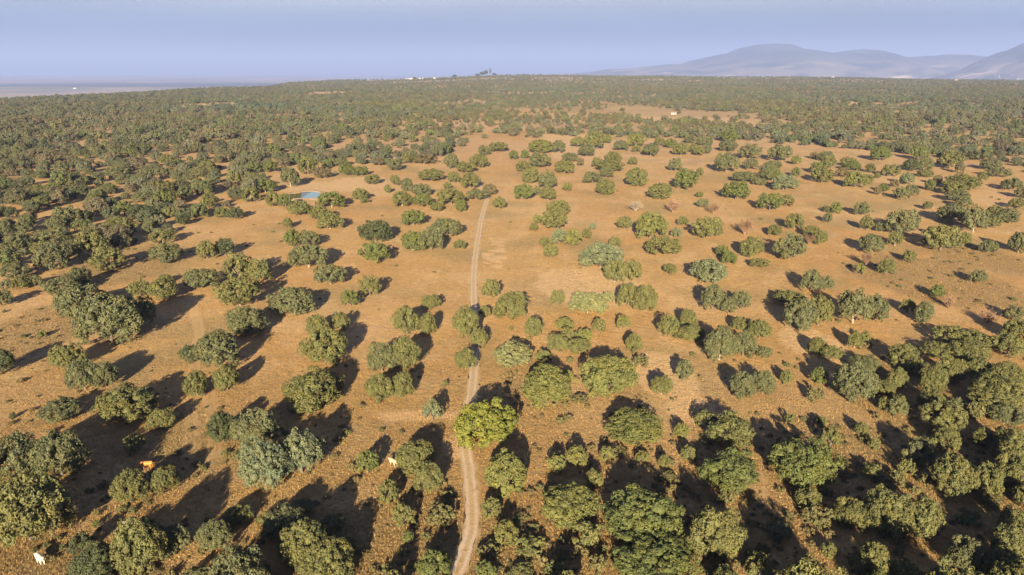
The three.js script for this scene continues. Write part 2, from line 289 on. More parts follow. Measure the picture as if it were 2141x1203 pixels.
// ---------------------------------------------------------------- dirt track with two wheel ruts
const TRACK = [[-7.19, -75.75], [-6.31, -80.35], [-5.56, -85.96], [-5.86, -92.86], [-6.65, -100.74], [-7.99, -111.49], [-8.02, -120.45], [-7.89, -132.98], [-8.13, -145.29], [-8.67, -163.02], [-10.11, -185.07], [-11.4, -208.02], [-12.37, -236.82], [-12.72, -274.05], [-12.95, -312.7], [-12.45, -360.27], [-16.41, -387.94], [-20.82, -416.16]];
const TRAILS = [[[-52.29, -105.12], [-55.72, -114.93], [-59.6, -124.38], [-67.75, -145.29], [-75.57, -166.36], [-84.65, -185.07], [-95.22, -208.02]], [[-47.67, -105.12], [-52.84, -116.72], [-59.09, -130.73]], [[31.53, -76.81], [33.58, -84.89], [36.45, -94.1], [38.47, -101.45]], [[21.96, -95.37], [23.32, -93.72], [25.41, -91.89], [26.97, -89.87]]];
const POND = [-103.71, -364.62, 7.91, 10.96];
const STREAKS = [[[-7.33, -257.16], [-5.24, -256.41], [-2.82, -254.91]], [[-8.41, -247.66], [-5.73, -246.95], [-1.73, -245.56]], [[-5.22, -238.13], [-3.6, -237.47], [-1.67, -236.17]], [[-6.81, -226.24], [-4.68, -226.84], [-2.84, -227.44]], [[-9.91, -243.49], [-8.88, -242.13], [-7.84, -240.11]], [[-6.37, -232.98], [-4.46, -231.73], [-3.2, -231.11]], [[-9.15, -231.73], [-8.15, -229.87], [-6.89, -229.26]]];
const BOULDER = [-53.23, -87.6];
function along(pts, step) { const c = new THREE.CatmullRomCurve3(pts.map((p) => new THREE.Vector3(p[0], 0, p[1]))); return c.getSpacedPoints(Math.round(c.getLength() / step)); }
function ribbon(name, pts, width, cols, colour, lift, step) {
  const path = along(pts, step), P = [], C = [], UV = [], I = [];
  path.forEach((p, i) => {
    const a = path[Math.max(0, i - 1)], b = path[Math.min(path.length - 1, i + 1)], t = new THREE.Vector3().subVectors(b, a).normalize(), n = new THREE.Vector3(-t.z, 0, t.x);
    for (let k = 0; k <= cols; k++) {
      let u = k / cols * 2 - 1; const raw = u;
      if (Math.abs(u) > 0.7) u *= 1 + 0.45 * fbm(i * step / 2.6, u * 9, 71, 3) * 2;
      const x = p.x + n.x * u * width / 2, z = p.z + n.z * u * width / 2;
      P.push(x, height(x, z) + lift + (Math.abs(raw) > 0.98 ? -lift * 0.8 : 0), z); C.push(...colour(raw, i * step, x, z)); UV.push(x, -z);
    }
  });
  for (let i = 0; i + 1 < path.length; i++) for (let k = 0; k < cols; k++) { const q = i * (cols + 1) + k; I.push(q, q + 1, q + cols + 1, q + 1, q + cols + 2, q + cols + 1); }
  const g = new THREE.BufferGeometry(); g.setAttribute('position', new THREE.Float32BufferAttribute(P, 3)); g.setAttribute('color', new THREE.Float32BufferAttribute(C, 3)); g.setAttribute('uv', new THREE.Float32BufferAttribute(UV, 2)); g.setIndex(I); g.computeVertexNormals();
  if (g.attributes.normal.getY(3) < 0) { g.setIndex(I.slice().reverse()); g.computeVertexNormals(); }
  return structure(name, g, trackMat);
}
const trackGrain = noiseTexture(512, (u, v) => { const t = 0.9 + 0.16 * noise(u * 26, v * 26, 81) + 0.16 * noise(u * 70, v * 70, 82); return [t, t, t]; }, 1 / 11, false);
const trackMat = new THREE.MeshStandardMaterial({ vertexColors: true, map: trackGrain, bumpMap: trackGrain, bumpScale: 0.06, roughness: 0.95 });
const RUT = [0.53, 0.42, 0.31], STRIP = [0.43, 0.305, 0.155];
ribbon('dirt_track', TRACK, 2.8, 16, (u, s, x, z) => {
  const rut = Math.max(0, 1 - ((Math.abs(u) - 0.42) / 0.24) ** 2), n = 0.5 + fbm(x / 2.5, z / 5, 91, 3);
  let c = mix3(STRIP, RUT, clamp(rut * (0.35 + 0.9 * n))); return mix3(c, groundColour(x, z), smooth(0.62, 1, Math.abs(u) + 0.7 * fbm(x / 1.6, z / 2.6, 92, 3)));
}, 0.03, 0.9);
for (const pts of TRAILS) ribbon('worn_trail', pts, 2.6, 10, (u, s, x, z) => {
  const rut = Math.max(0, 1 - ((Math.abs(u) - 0.5) / 0.2) ** 2); return mix3(mix3(groundColour(x, z), PALE, 0.12), [0.43, 0.29, 0.165], 0.75 * rut * smooth(-0.25, 0.1, fbm(x / 5, z / 9, 95)));
}, 0.028, 1.0);

STREAKS.forEach((pts, i) => ribbon('straw_streak', pts, 1.1 + 0.5 * (i % 3), 8, (u, s, x, z) => mix3([0.57, 0.385, 0.185], STRAW, smooth(0.3, 1, Math.abs(u) + 0.5 * fbm(x / 1.5, z / 1.5, 98, 3))), 0.026, 0.5));

// ---------------------------------------------------------------- farm pond in a low bank
{
  const [px, pz, ra, rb] = POND, n = 96, rim = (a) => 1 + 0.07 * Math.sin(2 * a + 1) + 0.05 * Math.sin(3 * a) + 0.03 * Math.sin(7 * a + 2);
  const rings = [[0.9, -0.1], [1.0, 0.07], [1.05, 0.26], [1.12, 0.40], [1.22, 0.36], [1.5, 0.10], [1.75, -0.12]], P = [], C = [], UV = [], I = [];
  for (const [k, y] of rings) for (let i = 0; i < n; i++) {
    const a = i / n * 2 * Math.PI, f = 1 + (k > 1.1 ? 0.1 * Math.sin(3 * a + 0.5) + 0.05 * Math.sin(11 * a) : 0), x = px + Math.cos(a) * ra * rim(a) * k * f, z = pz + Math.sin(a) * rb * rim(a) * k * f;
    P.push(x, y, z); UV.push(x, -z); const t = fbm(x / 3, z / 3, 99);
    C.push(...(k < 1.03 ? [0.20, 0.145, 0.085] : mix3([0.46, 0.325, 0.19], [0.40, 0.26, 0.125], smooth(-0.2, 0.3, t))));
  }
  for (let r = 0; r + 1 < rings.length; r++) for (let i = 0; i < n; i++) { const q = r * n + i, m = r * n + (i + 1) % n; I.push(q, q + n, m, m, q + n, m + n); }
  const g = new THREE.BufferGeometry(); g.setAttribute('position', new THREE.Float32BufferAttribute(P, 3)); g.setAttribute('color', new THREE.Float32BufferAttribute(C, 3)); g.setAttribute('uv', new THREE.Float32BufferAttribute(UV, 2)); g.setIndex(I); g.computeVertexNormals();
  structure('pond_bank', g, new THREE.MeshStandardMaterial({ vertexColors: true, map: trackGrain, bumpMap: trackGrain, bumpScale: 0.1, roughness: 0.95, side: THREE.DoubleSide }));
  const WP = [px, 0.12, pz], WC = [0.05, 0.10, 0.10], WI = [];
  for (let r = 1; r <= 8; r++) for (let i = 0; i < n; i++) { // turquoise deep end, olive algae at the shallow end
    const a = i / n * 2 * Math.PI, k = r / 8 * 1.02, x = px + Math.cos(a) * ra * rim(a) * k, z = pz + Math.sin(a) * rb * rim(a) * k;
    WP.push(x, 0.12, z); WC.push(...mix3([0.105, 0.10, 0.045], [0.20, 0.34, 0.37], smooth(-0.12, 0.12, (x - px) / ra + 0.25 * fbm(x / 4, z / 4, 97))));
  }
  for (let i = 0; i < n; i++) WI.push(0, 1 + (i + 1) % n, 1 + i);
  for (let r = 0; r < 7; r++) for (let i = 0; i < n; i++) { const q = 1 + r * n + i, m = 1 + r * n + (i + 1) % n; WI.push(q, m, q + n, m, m + n, q + n); }
  const w = new THREE.BufferGeometry(); w.setAttribute('position', new THREE.Float32BufferAttribute(WP, 3)); w.setAttribute('color', new THREE.Float32BufferAttribute(WC, 3)); w.setIndex(WI); w.computeVertexNormals();
  structure('pond_water', w, new THREE.MeshPhysicalMaterial({ vertexColors: true, roughness: 0.06, ior: 1.33 }));
}

// ---------------------------------------------------------------- cattle
function body(caps, lo, hi, res, k) { // tapered capsules joined smoothly: [ax, ay, az, ra, bx, by, bz, rb]
  const mc = new MarchingCubes(res, new THREE.MeshStandardMaterial(), false, false, 60000), size = Math.max(hi[0] - lo[0], hi[1] - lo[1], hi[2] - lo[2]) / 2, c = [0, 1, 2].map((i) => (lo[i] + hi[i]) / 2);
  mc.isolation = 0; let q = 0; const half = res / 2;
  for (let kz = 0; kz < res; kz++) for (let ky = 0; ky < res; ky++) for (let kx = 0; kx < res; kx++, q++) {
    const x = c[0] + (kx - half) / half * size, y = c[1] + (ky - half) / half * size, z = c[2] + (kz - half) / half * size; let d = 9;
    for (const [ax, ay, az, ra, bx, by, bz, rb] of caps) {
      const ux = bx - ax, uy = by - ay, uz = bz - az, t = clamp(((x - ax) * ux + (y - ay) * uy + (z - az) * uz) / (ux * ux + uy * uy + uz * uz + 1e-9));
      const e = Math.hypot(x - ax - ux * t, y - ay - uy * t, z - az - uz * t) - mix(ra, rb, t), h = clamp(0.5 + 0.5 * (d - e) / k);
      d = mix(d, e, h) - k * h * (1 - h);
    }
    mc.field[q] = -d;
  }
  mc.update();
  const g = new THREE.BufferGeometry(), n = mc.count;
  const p = new Float32Array(mc.positionArray.slice(0, n * 3)); for (let i = 0; i < n * 3; i++) p[i] = p[i] * size + c[i % 3];
  g.setAttribute('position', new THREE.BufferAttribute(p, 3)); g.setAttribute('normal', new THREE.BufferAttribute(new Float32Array(mc.normalArray.slice(0, n * 3)), 3));
  return g;
}
function cow(x, z, turn, size, head, coat, headCoat, label, horned) { // faces +x before the turn; head: muzzle height
  const t = group('cow', x, height(x, z), z, turn); tag(t, label, 'cow'); t.scale.setScalar(size);
  const caps = [[-0.72, 1.02, 0, 0.33, 0.1, 0.98, 0, 0.38], [0.1, 0.98, 0, 0.38, 0.62, 1.04, 0, 0.33], [-0.86, 1.12, 0.1, 0.2, -0.86, 1.12, -0.1, 0.2],
    [0.55, 0.78, 0, 0.22, 0.72, 1.05, 0, 0.26], [0.70, 1.10, 0, 0.24, 1.08, 0.55 + head * 0.6, 0, 0.16]];
  const hx = 1.10, hy = 0.55 + head * 0.6;
  const skull = [[hx, hy + 0.02, 0, 0.14, hx + 0.22, hy - 0.16, 0, 0.10], [hx + 0.22, hy - 0.16, 0, 0.10, hx + 0.36, hy - 0.29, 0, 0.085], [hx - 0.02, hy + 0.09, 0.1, 0.05, hx - 0.08, hy + 0.06, 0.27, 0.035], [hx - 0.02, hy + 0.09, -0.1, 0.05, hx - 0.08, hy + 0.06, -0.27, 0.035]];
  for (const [s, f] of [[1, 0.08], [-1, -0.1]]) {
    caps.push([0.52, 0.85, 0.17 * s, 0.15, 0.50 + f, 0.45, 0.18 * s, 0.075], [0.50 + f, 0.45, 0.18 * s, 0.075, 0.52 + f, 0.1, 0.18 * s, 0.055], [0.52 + f, 0.1, 0.18 * s, 0.06, 0.56 + f, 0.04, 0.18 * s, 0.065]);
    caps.push([-0.76, 0.95, 0.17 * s, 0.21, -0.66 - f, 0.62, 0.19 * s, 0.12], [-0.66 - f, 0.62, 0.19 * s, 0.11, -0.84 - f, 0.44, 0.19 * s, 0.075], [-0.84 - f, 0.44, 0.19 * s, 0.07, -0.80 - f, 0.1, 0.19 * s, 0.055], [-0.80 - f, 0.1, 0.19 * s, 0.06, -0.76 - f, 0.04, 0.19 * s, 0.065]);
  }
  if (!headCoat) caps.push(...skull);
  mesh('body', body(caps, [-1.4, -0.1, -0.6], [1.65, 1.7, 0.6], 84, 0.07), mat(...coat, { roughness: 0.7 }), t);
  if (headCoat) mesh('head', body(skull, [0.8, 0.2, -0.4], [1.7, 1.6, 0.4], 40, 0.05), mat(...headCoat, { roughness: 0.7 }), t);
  const tail = new Faces(); tail.tube([[-1.02, 1.2, 0], [-1.14, 1.02, 0], [-1.13, 0.7, 0.03], [-1.1, 0.45, 0.02]], [0.04, 0.03, 0.02, 0.04], 5, [1, 1, 1]); mesh('tail', tail.build(), mat(...coat, { vertexColors: true }), t);
  if (horned) for (const s of [1, -1]) { const h = new Faces(); h.tube([[hx - 0.02, hy + 0.14, 0.08 * s], [hx, hy + 0.22, 0.22 * s], [hx + 0.1, hy + 0.32, 0.26 * s]], [0.03, 0.022, 0.006], 5, [1, 1, 1]); mesh('horn', h.build(), mat(0.5, 0.45, 0.36, { vertexColors: true }), t); }
}
cow(-57.43, -102.17, Math.PI * 1.06, 0.92, 0.35, [0.52, 0.19, 0.035], null, 'orange-brown cow with lowered head walking behind two small oaks', true);
cow(-59.94, -79.11, Math.PI * 0.80, 0.92, 0.75, [0.60, 0.54, 0.45], null, 'white cow standing at the shadow edge in the bottom corner', true);
cow(-18.93, -103.19, Math.PI * 0.78, 0.85, 0.95, [0.44, 0.34, 0.23], [0.26, 0.12, 0.09], 'pale cream cow with reddish head between two narrow oaks', false);

// ---------------------------------------------------------------- every tree and shrub one can point to
const ALL_TREES = [], REST = [];
const oak = (x, z, R, v, c, tone, label) => { ALL_TREES.push([x, z, R]); tree('holm_oak', 'oak', x, z, R, v, c, tone, label, 'holm oaks scattered over the dry pasture'); };
const youngOak = (x, z, R, v, c, tone, label) => { ALL_TREES.push([x, z, R]); tree('young_oak', 'young oak', x, z, R, v, c, tone, label, 'young oaks scattered over the dry pasture'); };
const more = (x, z, R, v, c, tone) => { ALL_TREES.push([x, z, R]); REST.push([x, z, R, v, c, tone]); };
oak(48.9, -66.8, 3.81, 4, 3.84, 'o', 'huge tall olive-green oak near the right edge, ninety-four percent across, ninety-nine down');
oak(-64.18, -84, 4.81, 4.6, 4.43, 'o', 'huge round olive-green oak near the left edge, two percent across, eighty-nine down');
oak(33.57, -68.35, 3.62, 3.8, 3.65, 'o', 'large tall olive-green oak along the bottom edge, seventy-nine percent across, ninety-nine down');
oak(17.69, -77.07, 4.9, 2.06, 2.15, 'm', 'huge low mid-green oak along the bottom edge, sixty-four percent across, ninety-seven down');
oak(17.15, -84.39, 4.8, 2.95, 2.95, 'm', 'big green oak at the bottom right of centre half in shade');
oak(-31.02, -69.2, 3.4, 3.57, 3.43, 'g', 'large tall grey-green oak along the bottom edge, twenty-three percent across, ninety-nine down');
oak(58.41, -70.26, 3.18, 3.34, 3.21, 'o', 'large tall olive-green oak near the right edge, ninety-nine percent across, ninety-nine down');
oak(-31.9, -72.35, 3.25, 3.42, 3.29, 'g', 'large tall grey-green oak along the bottom edge, twenty-three percent across, ninety-nine down, the nearer one');
oak(-46.2, -77.77, 3.28, 3.44, 3.31, 'o', 'large tall olive-green oak along the bottom edge, fourteen percent across, ninety-five down');
oak(43.98, -98.25, 4.81, 3.13, 3.11, 'm', 'dense round mid-green oak on the right with a straight grassy strip beside');
oak(-4.56, -110.14, 4.85, 3.47, 3.42, 'Y', 'bright yellow-green oak with a domed crown overhanging the dirt track');
oak(-92.56, -158.42, 6.14, 5.44, 5.26, 'g', 'large dark clumpy oak on the left slope casting the longest shadow');
oak(26.07, -80.91, 3.19, 3.03, 2.94, 'o', 'large round olive-green oak along the bottom edge, seventy percent across, ninety-three down');
oak(-75.59, -98.77, 3.53, 3.71, 3.56, 'g', 'large tall grey-green oak near the left edge, one percent across, eighty down');
oak(-37.06, -97.32, 3.66, 3.5, 3.38, 's', 'large round silvery green oak on the left slope, twenty-six percent across, eighty-one down');
oak(8.09, -88.75, 3.88, 2.15, 2.18, 'y', 'large low yellowish green oak right of the track, fifty-six percent across, eighty-eight down');
oak(-32.75, -100.97, 3.24, 3.4, 3.27, 's', 'large tall silvery green oak on the left slope, twenty-nine percent across, seventy-nine down');
oak(32.52, -96.89, 4.18, 2.4, 2.42, 'm', 'large low mid-green oak on the right meadow, seventy-one percent across, eighty-two down');
oak(-26.28, -78.96, 2.83, 2.97, 2.86, 'o', 'large tall olive-green oak along the bottom edge, thirty percent across, ninety-five down');
oak(-68.9, -119.41, 5.28, 2.82, 2.85, 'o', 'large low olive-green oak on the left slope, twelve percent across, seventy down');
oak(-22.05, -76.29, 3.07, 2.38, 2.34, 'o', 'large broad olive-green oak left of the track, thirty-two percent across, ninety-eight down');
oak(-69.68, -100.19, 3.34, 3.5, 3.37, 'g', 'large tall grey-green oak near the left edge, six percent across, seventy-nine down');
oak(-37.13, -124.57, 5.22, 3.05, 3.06, 'o', 'large low olive-green oak on the left slope, thirty percent across, sixty-eight down');
oak(18.52, -129.89, 4.93, 3.75, 3.67, 'y', 'large domed yellow-green oak alone in the meadow with its shadow behind');
oak(50.14, -85.34, 2.92, 2.97, 2.87, 'o', 'large tall olive-green oak on the right meadow, eighty-seven percent across, ninety down');
oak(6.3, -125.31, 4.56, 3.35, 3.29, 'y', 'large domed yellowish oak just left of the lone domed meadow oak');
oak(64.68, -94.92, 2.96, 3.11, 3, 'o', 'large tall olive-green oak near the right edge, ninety-three percent across, eighty-three down');
oak(54.3, -84.56, 2.74, 2.88, 2.78, 'o', 'large tall olive-green oak along the bottom edge, ninety percent across, ninety down');
oak(20.95, -111.81, 4.99, 2.1, 2.19, 'y', 'large low yellowish green oak on the right meadow, sixty-two percent across, seventy-four down');
oak(42.5, -70.93, 2.14, 2.25, 2.18, 'm', 'medium tall mid-green oak along the bottom edge, eighty-six percent across, ninety-nine down');
oak(-0.92, -96, 3.34, 2.74, 2.68, 'y', 'large round yellowish green oak beside the track, forty-nine percent across, eighty-two down');
oak(63.58, -79.8, 2.5, 2.63, 2.54, 'o', 'medium tall olive-green oak near the right edge, ninety-nine percent across, ninety-four down');
oak(-50.92, -75.89, 2.65, 2.21, 2.17, 'd', 'large round dark green oak right of the white cow, nine percent across, ninety-eight down');
oak(-62.29, -143.92, 4.75, 3.6, 3.52, 'g', 'large broad grey-green oak on the left slope, twenty-one percent across, sixty-one down');
oak(-42.46, -109.03, 3.33, 3.22, 3.11, 'g', 'large round grey-green oak on the left slope, twenty-five percent across, seventy-five down');
oak(90.56, -125.22, 4.71, 2.57, 2.6, 'o', 'large low olive-green oak near the right edge, ninety-seven percent across, sixty-eight down');
oak(59.67, -75.41, 2.52, 2.11, 2.08, 'o', 'large round olive-green oak near the right edge, ninety-eight percent across, ninety-nine down');
oak(36.46, -110.17, 3.89, 2.27, 2.29, 'o', 'large low olive-green oak on the right meadow, seventy-one percent across, seventy-five down');
oak(65.06, -127.03, 3.66, 3.53, 3.41, 'g', 'medium round grey-green oak on the right meadow, eighty-four percent across, sixty-seven down');
oak(69.18, -94.35, 2.44, 2.56, 2.48, 'o', 'medium tall olive-green oak near the right edge, ninety-six percent across, eighty-four down');
oak(-40.17, -146.5, 4.47, 3.46, 3.39, 'o', 'large broad olive-green oak left of the track, thirty-two percent across, sixty down');
oak(-30.4, -84.75, 2.79, 1.96, 1.96, 'g', 'large broad grey-green oak along the bottom edge, twenty-eight percent across, ninety-one down');
oak(74.85, -96.47, 2.43, 2.55, 2.47, 'o', 'medium tall olive-green oak near the right edge, ninety-nine percent across, eighty-two down');
oak(89.2, -122.94, 4.5, 2.06, 2.13, 'o', 'large low olive-green oak near the right edge, ninety-seven percent across, sixty-nine down');
oak(25.48, -72.2, 1.9, 2, 1.94, 'o', 'medium tall olive-green oak along the bottom edge, seventy-one percent across, ninety-nine down');
oak(-111.2, -178.58, 5.57, 3.63, 3.6, 'g', 'large broad grey-green oak near the left edge, eight percent across, fifty-two down');
oak(6.11, -71.76, 1.89, 1.99, 1.93, 'o', 'medium tall olive-green oak right of the track, fifty-five percent across, ninety-nine down');
oak(-72.34, -185.23, 5.35, 3.83, 3.77, 'o', 'large broad olive-green oak on the left slope, twenty-three percent across, fifty-one down');
oak(-55.18, -92.67, 2.29, 2.41, 2.33, 'o', 'medium tall olive-green oak in front of the orange cow, thirteen percent across, eighty-five down');
oak(75.12, -115.12, 3.3, 2.59, 2.55, 'o', 'medium broad olive-green oak near the right edge, ninety-two percent across, seventy-two down');
oak(44.46, -76.74, 2.01, 2.11, 2.05, 'o', 'medium tall olive-green oak along the bottom edge, eighty-five percent across, ninety-eight down');
oak(-15.19, -101.71, 2.91, 2.26, 2.23, 'o', 'medium broad olive-green oak right of the pale cow, forty percent across, eighty down');
oak(56.63, -77.66, 2.16, 2.05, 2, 'g', 'medium round grey-green oak near the right edge, ninety-four percent across, ninety-seven down');
oak(-48.6, -110.75, 2.47, 2.6, 2.51, 'd', 'medium tall dark green oak on the left slope, twenty-two percent across, seventy-five down');
oak(66.82, -84.02, 2.06, 2.16, 2.1, 'o', 'medium tall olive-green oak near the right edge, ninety-nine percent across, ninety-one down');
oak(84.49, -171.24, 3.92, 4.12, 3.95, 'g', 'medium tall grey-green oak on the right meadow, eighty-four percent across, fifty-four down');
oak(-9.54, -75.73, 2.08, 1.87, 1.84, 'm', 'medium round mid-green oak beside the track, forty-two percent across, ninety-nine down');
oak(-83.93, -132.13, 2.89, 3.03, 2.92, 'g', 'medium tall grey-green oak near the left edge, eight percent across, sixty-five down');
oak(-22.39, -142.9, 3.04, 3.2, 3.08, 'o', 'medium tall olive-green oak left of the track, forty percent across, sixty-two down');
oak(-43.9, -80.67, 1.99, 2.09, 2.03, 'g', 'medium tall grey-green oak along the bottom edge, seventeen percent across, ninety-four down');
oak(-24.81, -77.65, 2.23, 1.53, 1.54, 'o', 'medium broad olive-green oak left of the track, thirty-one percent across, ninety-seven down');
oak(-57, -179, 5.25, 2.98, 2.99, 'g', 'large low grey-green oak on the left slope, twenty-eight percent across, fifty-three down');
oak(-63.32, -164.31, 4.71, 2.81, 2.82, 'g', 'large low grey-green oak on the left slope, twenty-four percent across, fifty-six down');
oak(69.13, -166.43, 3.79, 3.85, 3.71, 'g', 'medium tall grey-green oak on the right meadow, seventy-eight percent across, fifty-five down');
oak(80.19, -105.17, 2.49, 2.58, 2.5, 'o', 'medium tall olive-green oak near the right edge, ninety-nine percent across, seventy-seven down');
oak(44.81, -147.29, 3.29, 3.46, 3.33, 'g', 'medium tall grey-green oak on the right meadow, seventy percent across, sixty down');
oak(0.41, -144.39, 4.23, 2.27, 2.31, 'p', 'pale thin-leaved oak with visible bare trunk just right of the track');
oak(-12.47, -95.74, 2.13, 2.23, 2.17, 'o', 'medium tall olive-green oak right of the pale cow, forty-two percent across, eighty-three down');
oak(-38.78, -81.87, 2.07, 1.94, 1.9, 'g', 'medium round grey-green oak along the bottom edge, twenty-one percent across, ninety-three down');
oak(27.98, -224.39, 5.94, 3.82, 3.79, 's', 'medium broad silvery green oak right of the track, fifty-nine percent across, forty-five down');
oak(-90.67, -168.67, 3.68, 3.7, 3.57, 'g', 'medium tall grey-green oak on the left slope, fourteen percent across, fifty-four down');
oak(73.25, -90.92, 1.76, 1.85, 1.8, 'o', 'medium tall olive-green oak near the right edge, ninety-nine percent across, eighty-seven down');
oak(46.67, -87.35, 2.24, 1.72, 1.71, 'o', 'medium broad olive-green oak on the right meadow, eighty-three percent across, eighty-nine down');
oak(-80.95, -119.21, 3.55, 1.62, 1.69, 'g', 'large low grey-green oak near the left edge, six percent across, seventy-one down');
oak(-0.38, -174.63, 4.02, 3.28, 3.2, 'o', 'medium round olive-green oak beside the track, fifty percent across, fifty-three down');
oak(97.36, -146.32, 4.11, 2.07, 2.12, 'o', 'medium low olive-green oak near the right edge, ninety-four percent across, sixty-one down');
oak(78.33, -102.37, 2.01, 2.12, 2.05, 'o', 'medium tall olive-green oak near the right edge, ninety-nine percent across, seventy-nine down');
oak(-80.41, -133.38, 2.35, 2.46, 2.38, 'g', 'small tall grey-green oak on the left slope, ten percent across, sixty-five down');
oak(97.23, -132.95, 3.16, 2.43, 2.4, 'o', 'medium broad olive-green oak near the right edge, ninety-eight percent across, sixty-five down');
oak(75.34, -169.77, 3.46, 3.53, 3.4, 'o', 'medium tall olive-green oak on the right meadow, eighty percent across, fifty-four down');
oak(-81.09, -208.75, 4.02, 4.22, 4.05, 'o', 'medium tall olive-green oak on the left slope, twenty-three percent across, forty-seven down');
oak(-141.61, -239.91, 5.15, 4.41, 4.28, 'o', 'medium round olive-green oak near the left edge, nine percent across, forty-two down');
oak(58.18, -208.77, 5.33, 3.13, 3.13, 's', 'medium low silvery green oak on the right meadow, sixty-nine percent across, forty-seven down');
oak(149.62, -248.56, 5.48, 4.41, 4.29, 'o', 'medium round olive-green oak near the right edge, ninety-two percent across, forty-one down');
oak(92.02, -235.48, 5.45, 3.94, 3.87, 'g', 'medium broad grey-green oak on the right meadow, seventy-seven percent across, forty-three down');
oak(-64.78, -225.23, 5.47, 3.55, 3.52, 'g', 'medium broad grey-green oak on the left slope, thirty percent across, forty-five down');
oak(48.55, -129.98, 2.17, 2.28, 2.21, 'g', 'small tall grey-green oak on the right meadow, seventy-five percent across, sixty-seven down');
oak(43.98, -128.15, 2.41, 2.53, 2.45, 'g', 'medium tall grey-green oak on the right meadow, seventy-three percent across, sixty-seven down');
oak(-127.06, -222.22, 5.7, 3.29, 3.29, 'o', 'medium low olive-green oak on the left slope, ten percent across, forty-five down');
oak(64.58, -103.71, 2.27, 2.16, 2.11, 'g', 'medium round grey-green oak on the right meadow, ninety percent across, seventy-nine down');
oak(-60.72, -129.14, 2.26, 2.38, 2.3, 'o', 'small tall olive-green oak on the left slope, nineteen percent across, sixty-seven down');
oak(149.2, -274.45, 5.89, 4.72, 4.59, 'g', 'medium round grey-green oak on the right meadow, eighty-eight percent across, thirty-nine down');
oak(-27.04, -140.87, 2.73, 2.87, 2.77, 'g', 'medium tall grey-green oak left of the track, thirty-seven percent across, sixty-two down');
oak(90.6, -172.92, 3.05, 3.21, 3.09, 'g', 'medium tall grey-green oak on the right meadow, eighty-six percent across, fifty-four down');
oak(-11, -162.79, 3.11, 3.27, 3.15, 'o', 'medium tall olive-green oak on the track edge, forty-five percent across, fifty-six down');
oak(178.82, -277.79, 4.6, 4.83, 4.63, 'g', 'small tall grey-green oak near the right edge, ninety-five percent across, thirty-eight down');
oak(-55.73, -131.59, 2.39, 2.51, 2.43, 'o', 'medium tall olive-green oak on the left slope, twenty-two percent across, sixty-six down');
oak(51.57, -267.01, 5.33, 4.7, 4.55, 'y', 'medium round yellowish green oak on the right meadow, sixty-four percent across, thirty-nine down');
oak(-25.19, -127.44, 2.68, 2.38, 2.32, 'o', 'medium round olive-green oak left of the track, thirty-seven percent across, sixty-seven down');
oak(-93.48, -142.57, 3.01, 2.59, 2.53, 'o', 'medium round olive-green oak near the left edge, six percent across, sixty-two down');
oak(-25.25, -164, 3.17, 3.17, 3.06, 'o', 'medium tall olive-green oak left of the track, forty percent across, fifty-six down');
oak(81.38, -130.63, 2.56, 2.59, 2.51, 'o', 'medium tall olive-green oak near the right edge, ninety-one percent across, sixty-six down');
oak(88.05, -135.69, 2.33, 2.45, 2.37, 'o', 'small tall olive-green oak near the right edge, ninety-three percent across, sixty-four down');
oak(81.98, -142.99, 2.93, 2.56, 2.5, 'o', 'medium round olive-green oak on the right meadow, eighty-eight percent across, sixty-two down');
oak(19.53, -179.32, 4.28, 2.46, 2.48, 'p', 'palest green oak in the middle of the meadow, almost without shadow');
oak(109.01, -150.22, 3.49, 2.23, 2.24, 'o', 'medium broad olive-green oak near the right edge, ninety-nine percent across, sixty down');
oak(-89.26, -201.99, 4.77, 2.7, 2.72, 'g', 'medium low grey-green oak on the left slope, twenty percent across, forty-eight down');
oak(-112.8, -231.1, 5.3, 3.12, 3.12, 'g', 'medium low grey-green oak on the left slope, sixteen percent across, forty-four down');
oak(-105.29, -139.77, 2.52, 2.65, 2.56, 'd', 'medium tall dark green oak near the left edge, zero percent across, sixty-three down');
oak(71.48, -108.47, 2.37, 1.73, 1.72, 'o', 'medium broad olive-green oak near the right edge, ninety-two percent across, seventy-six down');
oak(87.52, -117.68, 2.82, 1.54, 1.58, 'g', 'medium low grey-green oak near the right edge, ninety-eight percent across, seventy-two down');
oak(-51.67, -95.93, 1.9, 1.83, 1.79, 'o', 'medium round olive-green oak right of the orange cow, sixteen percent across, eighty-three down');
oak(-20.91, -129, 2.16, 2.27, 2.2, 'o', 'small tall olive-green oak left of the track, thirty-nine percent across, sixty-seven down');
oak(30.63, -184.63, 2.87, 3.02, 2.91, 'o', 'small tall olive-green oak on the right meadow, sixty-one percent across, fifty-one down');
oak(-95.71, -191.93, 4.26, 2.6, 2.6, 'o', 'medium broad olive-green oak on the left slope, sixteen percent across, fifty down');
oak(-53.34, -206.07, 4.45, 2.84, 2.83, 'g', 'medium broad grey-green oak left of the track, thirty-two percent across, forty-eight down');
oak(77.03, -122.59, 2.42, 2.08, 2.04, 'o', 'medium round olive-green oak near the right edge, ninety-one percent across, seventy down');
oak(-50.07, -262.56, 5.52, 3.62, 3.59, 'd', 'medium broad dark green oak left of the track, thirty-seven percent across, forty down');
oak(50.71, -149.66, 2.55, 2.67, 2.58, 'g', 'small tall grey-green oak on the right meadow, seventy-three percent across, sixty down');
oak(-125.09, -194.84, 4.32, 2.53, 2.55, 'g', 'medium low grey-green oak near the left edge, six percent across, fifty down');
oak(-44.64, -231.54, 4.81, 3.18, 3.15, 'm', 'medium broad mid-green oak left of the track, thirty-seven percent across, forty-four down');
oak(52.46, -182.14, 3.18, 3.18, 3.07, 'g', 'medium tall grey-green oak on the right meadow, seventy percent across, fifty-two down');
oak(34.67, -181.12, 3.03, 3.18, 3.06, 'o', 'small tall olive-green oak on the right meadow, sixty-three percent across, fifty-two down');
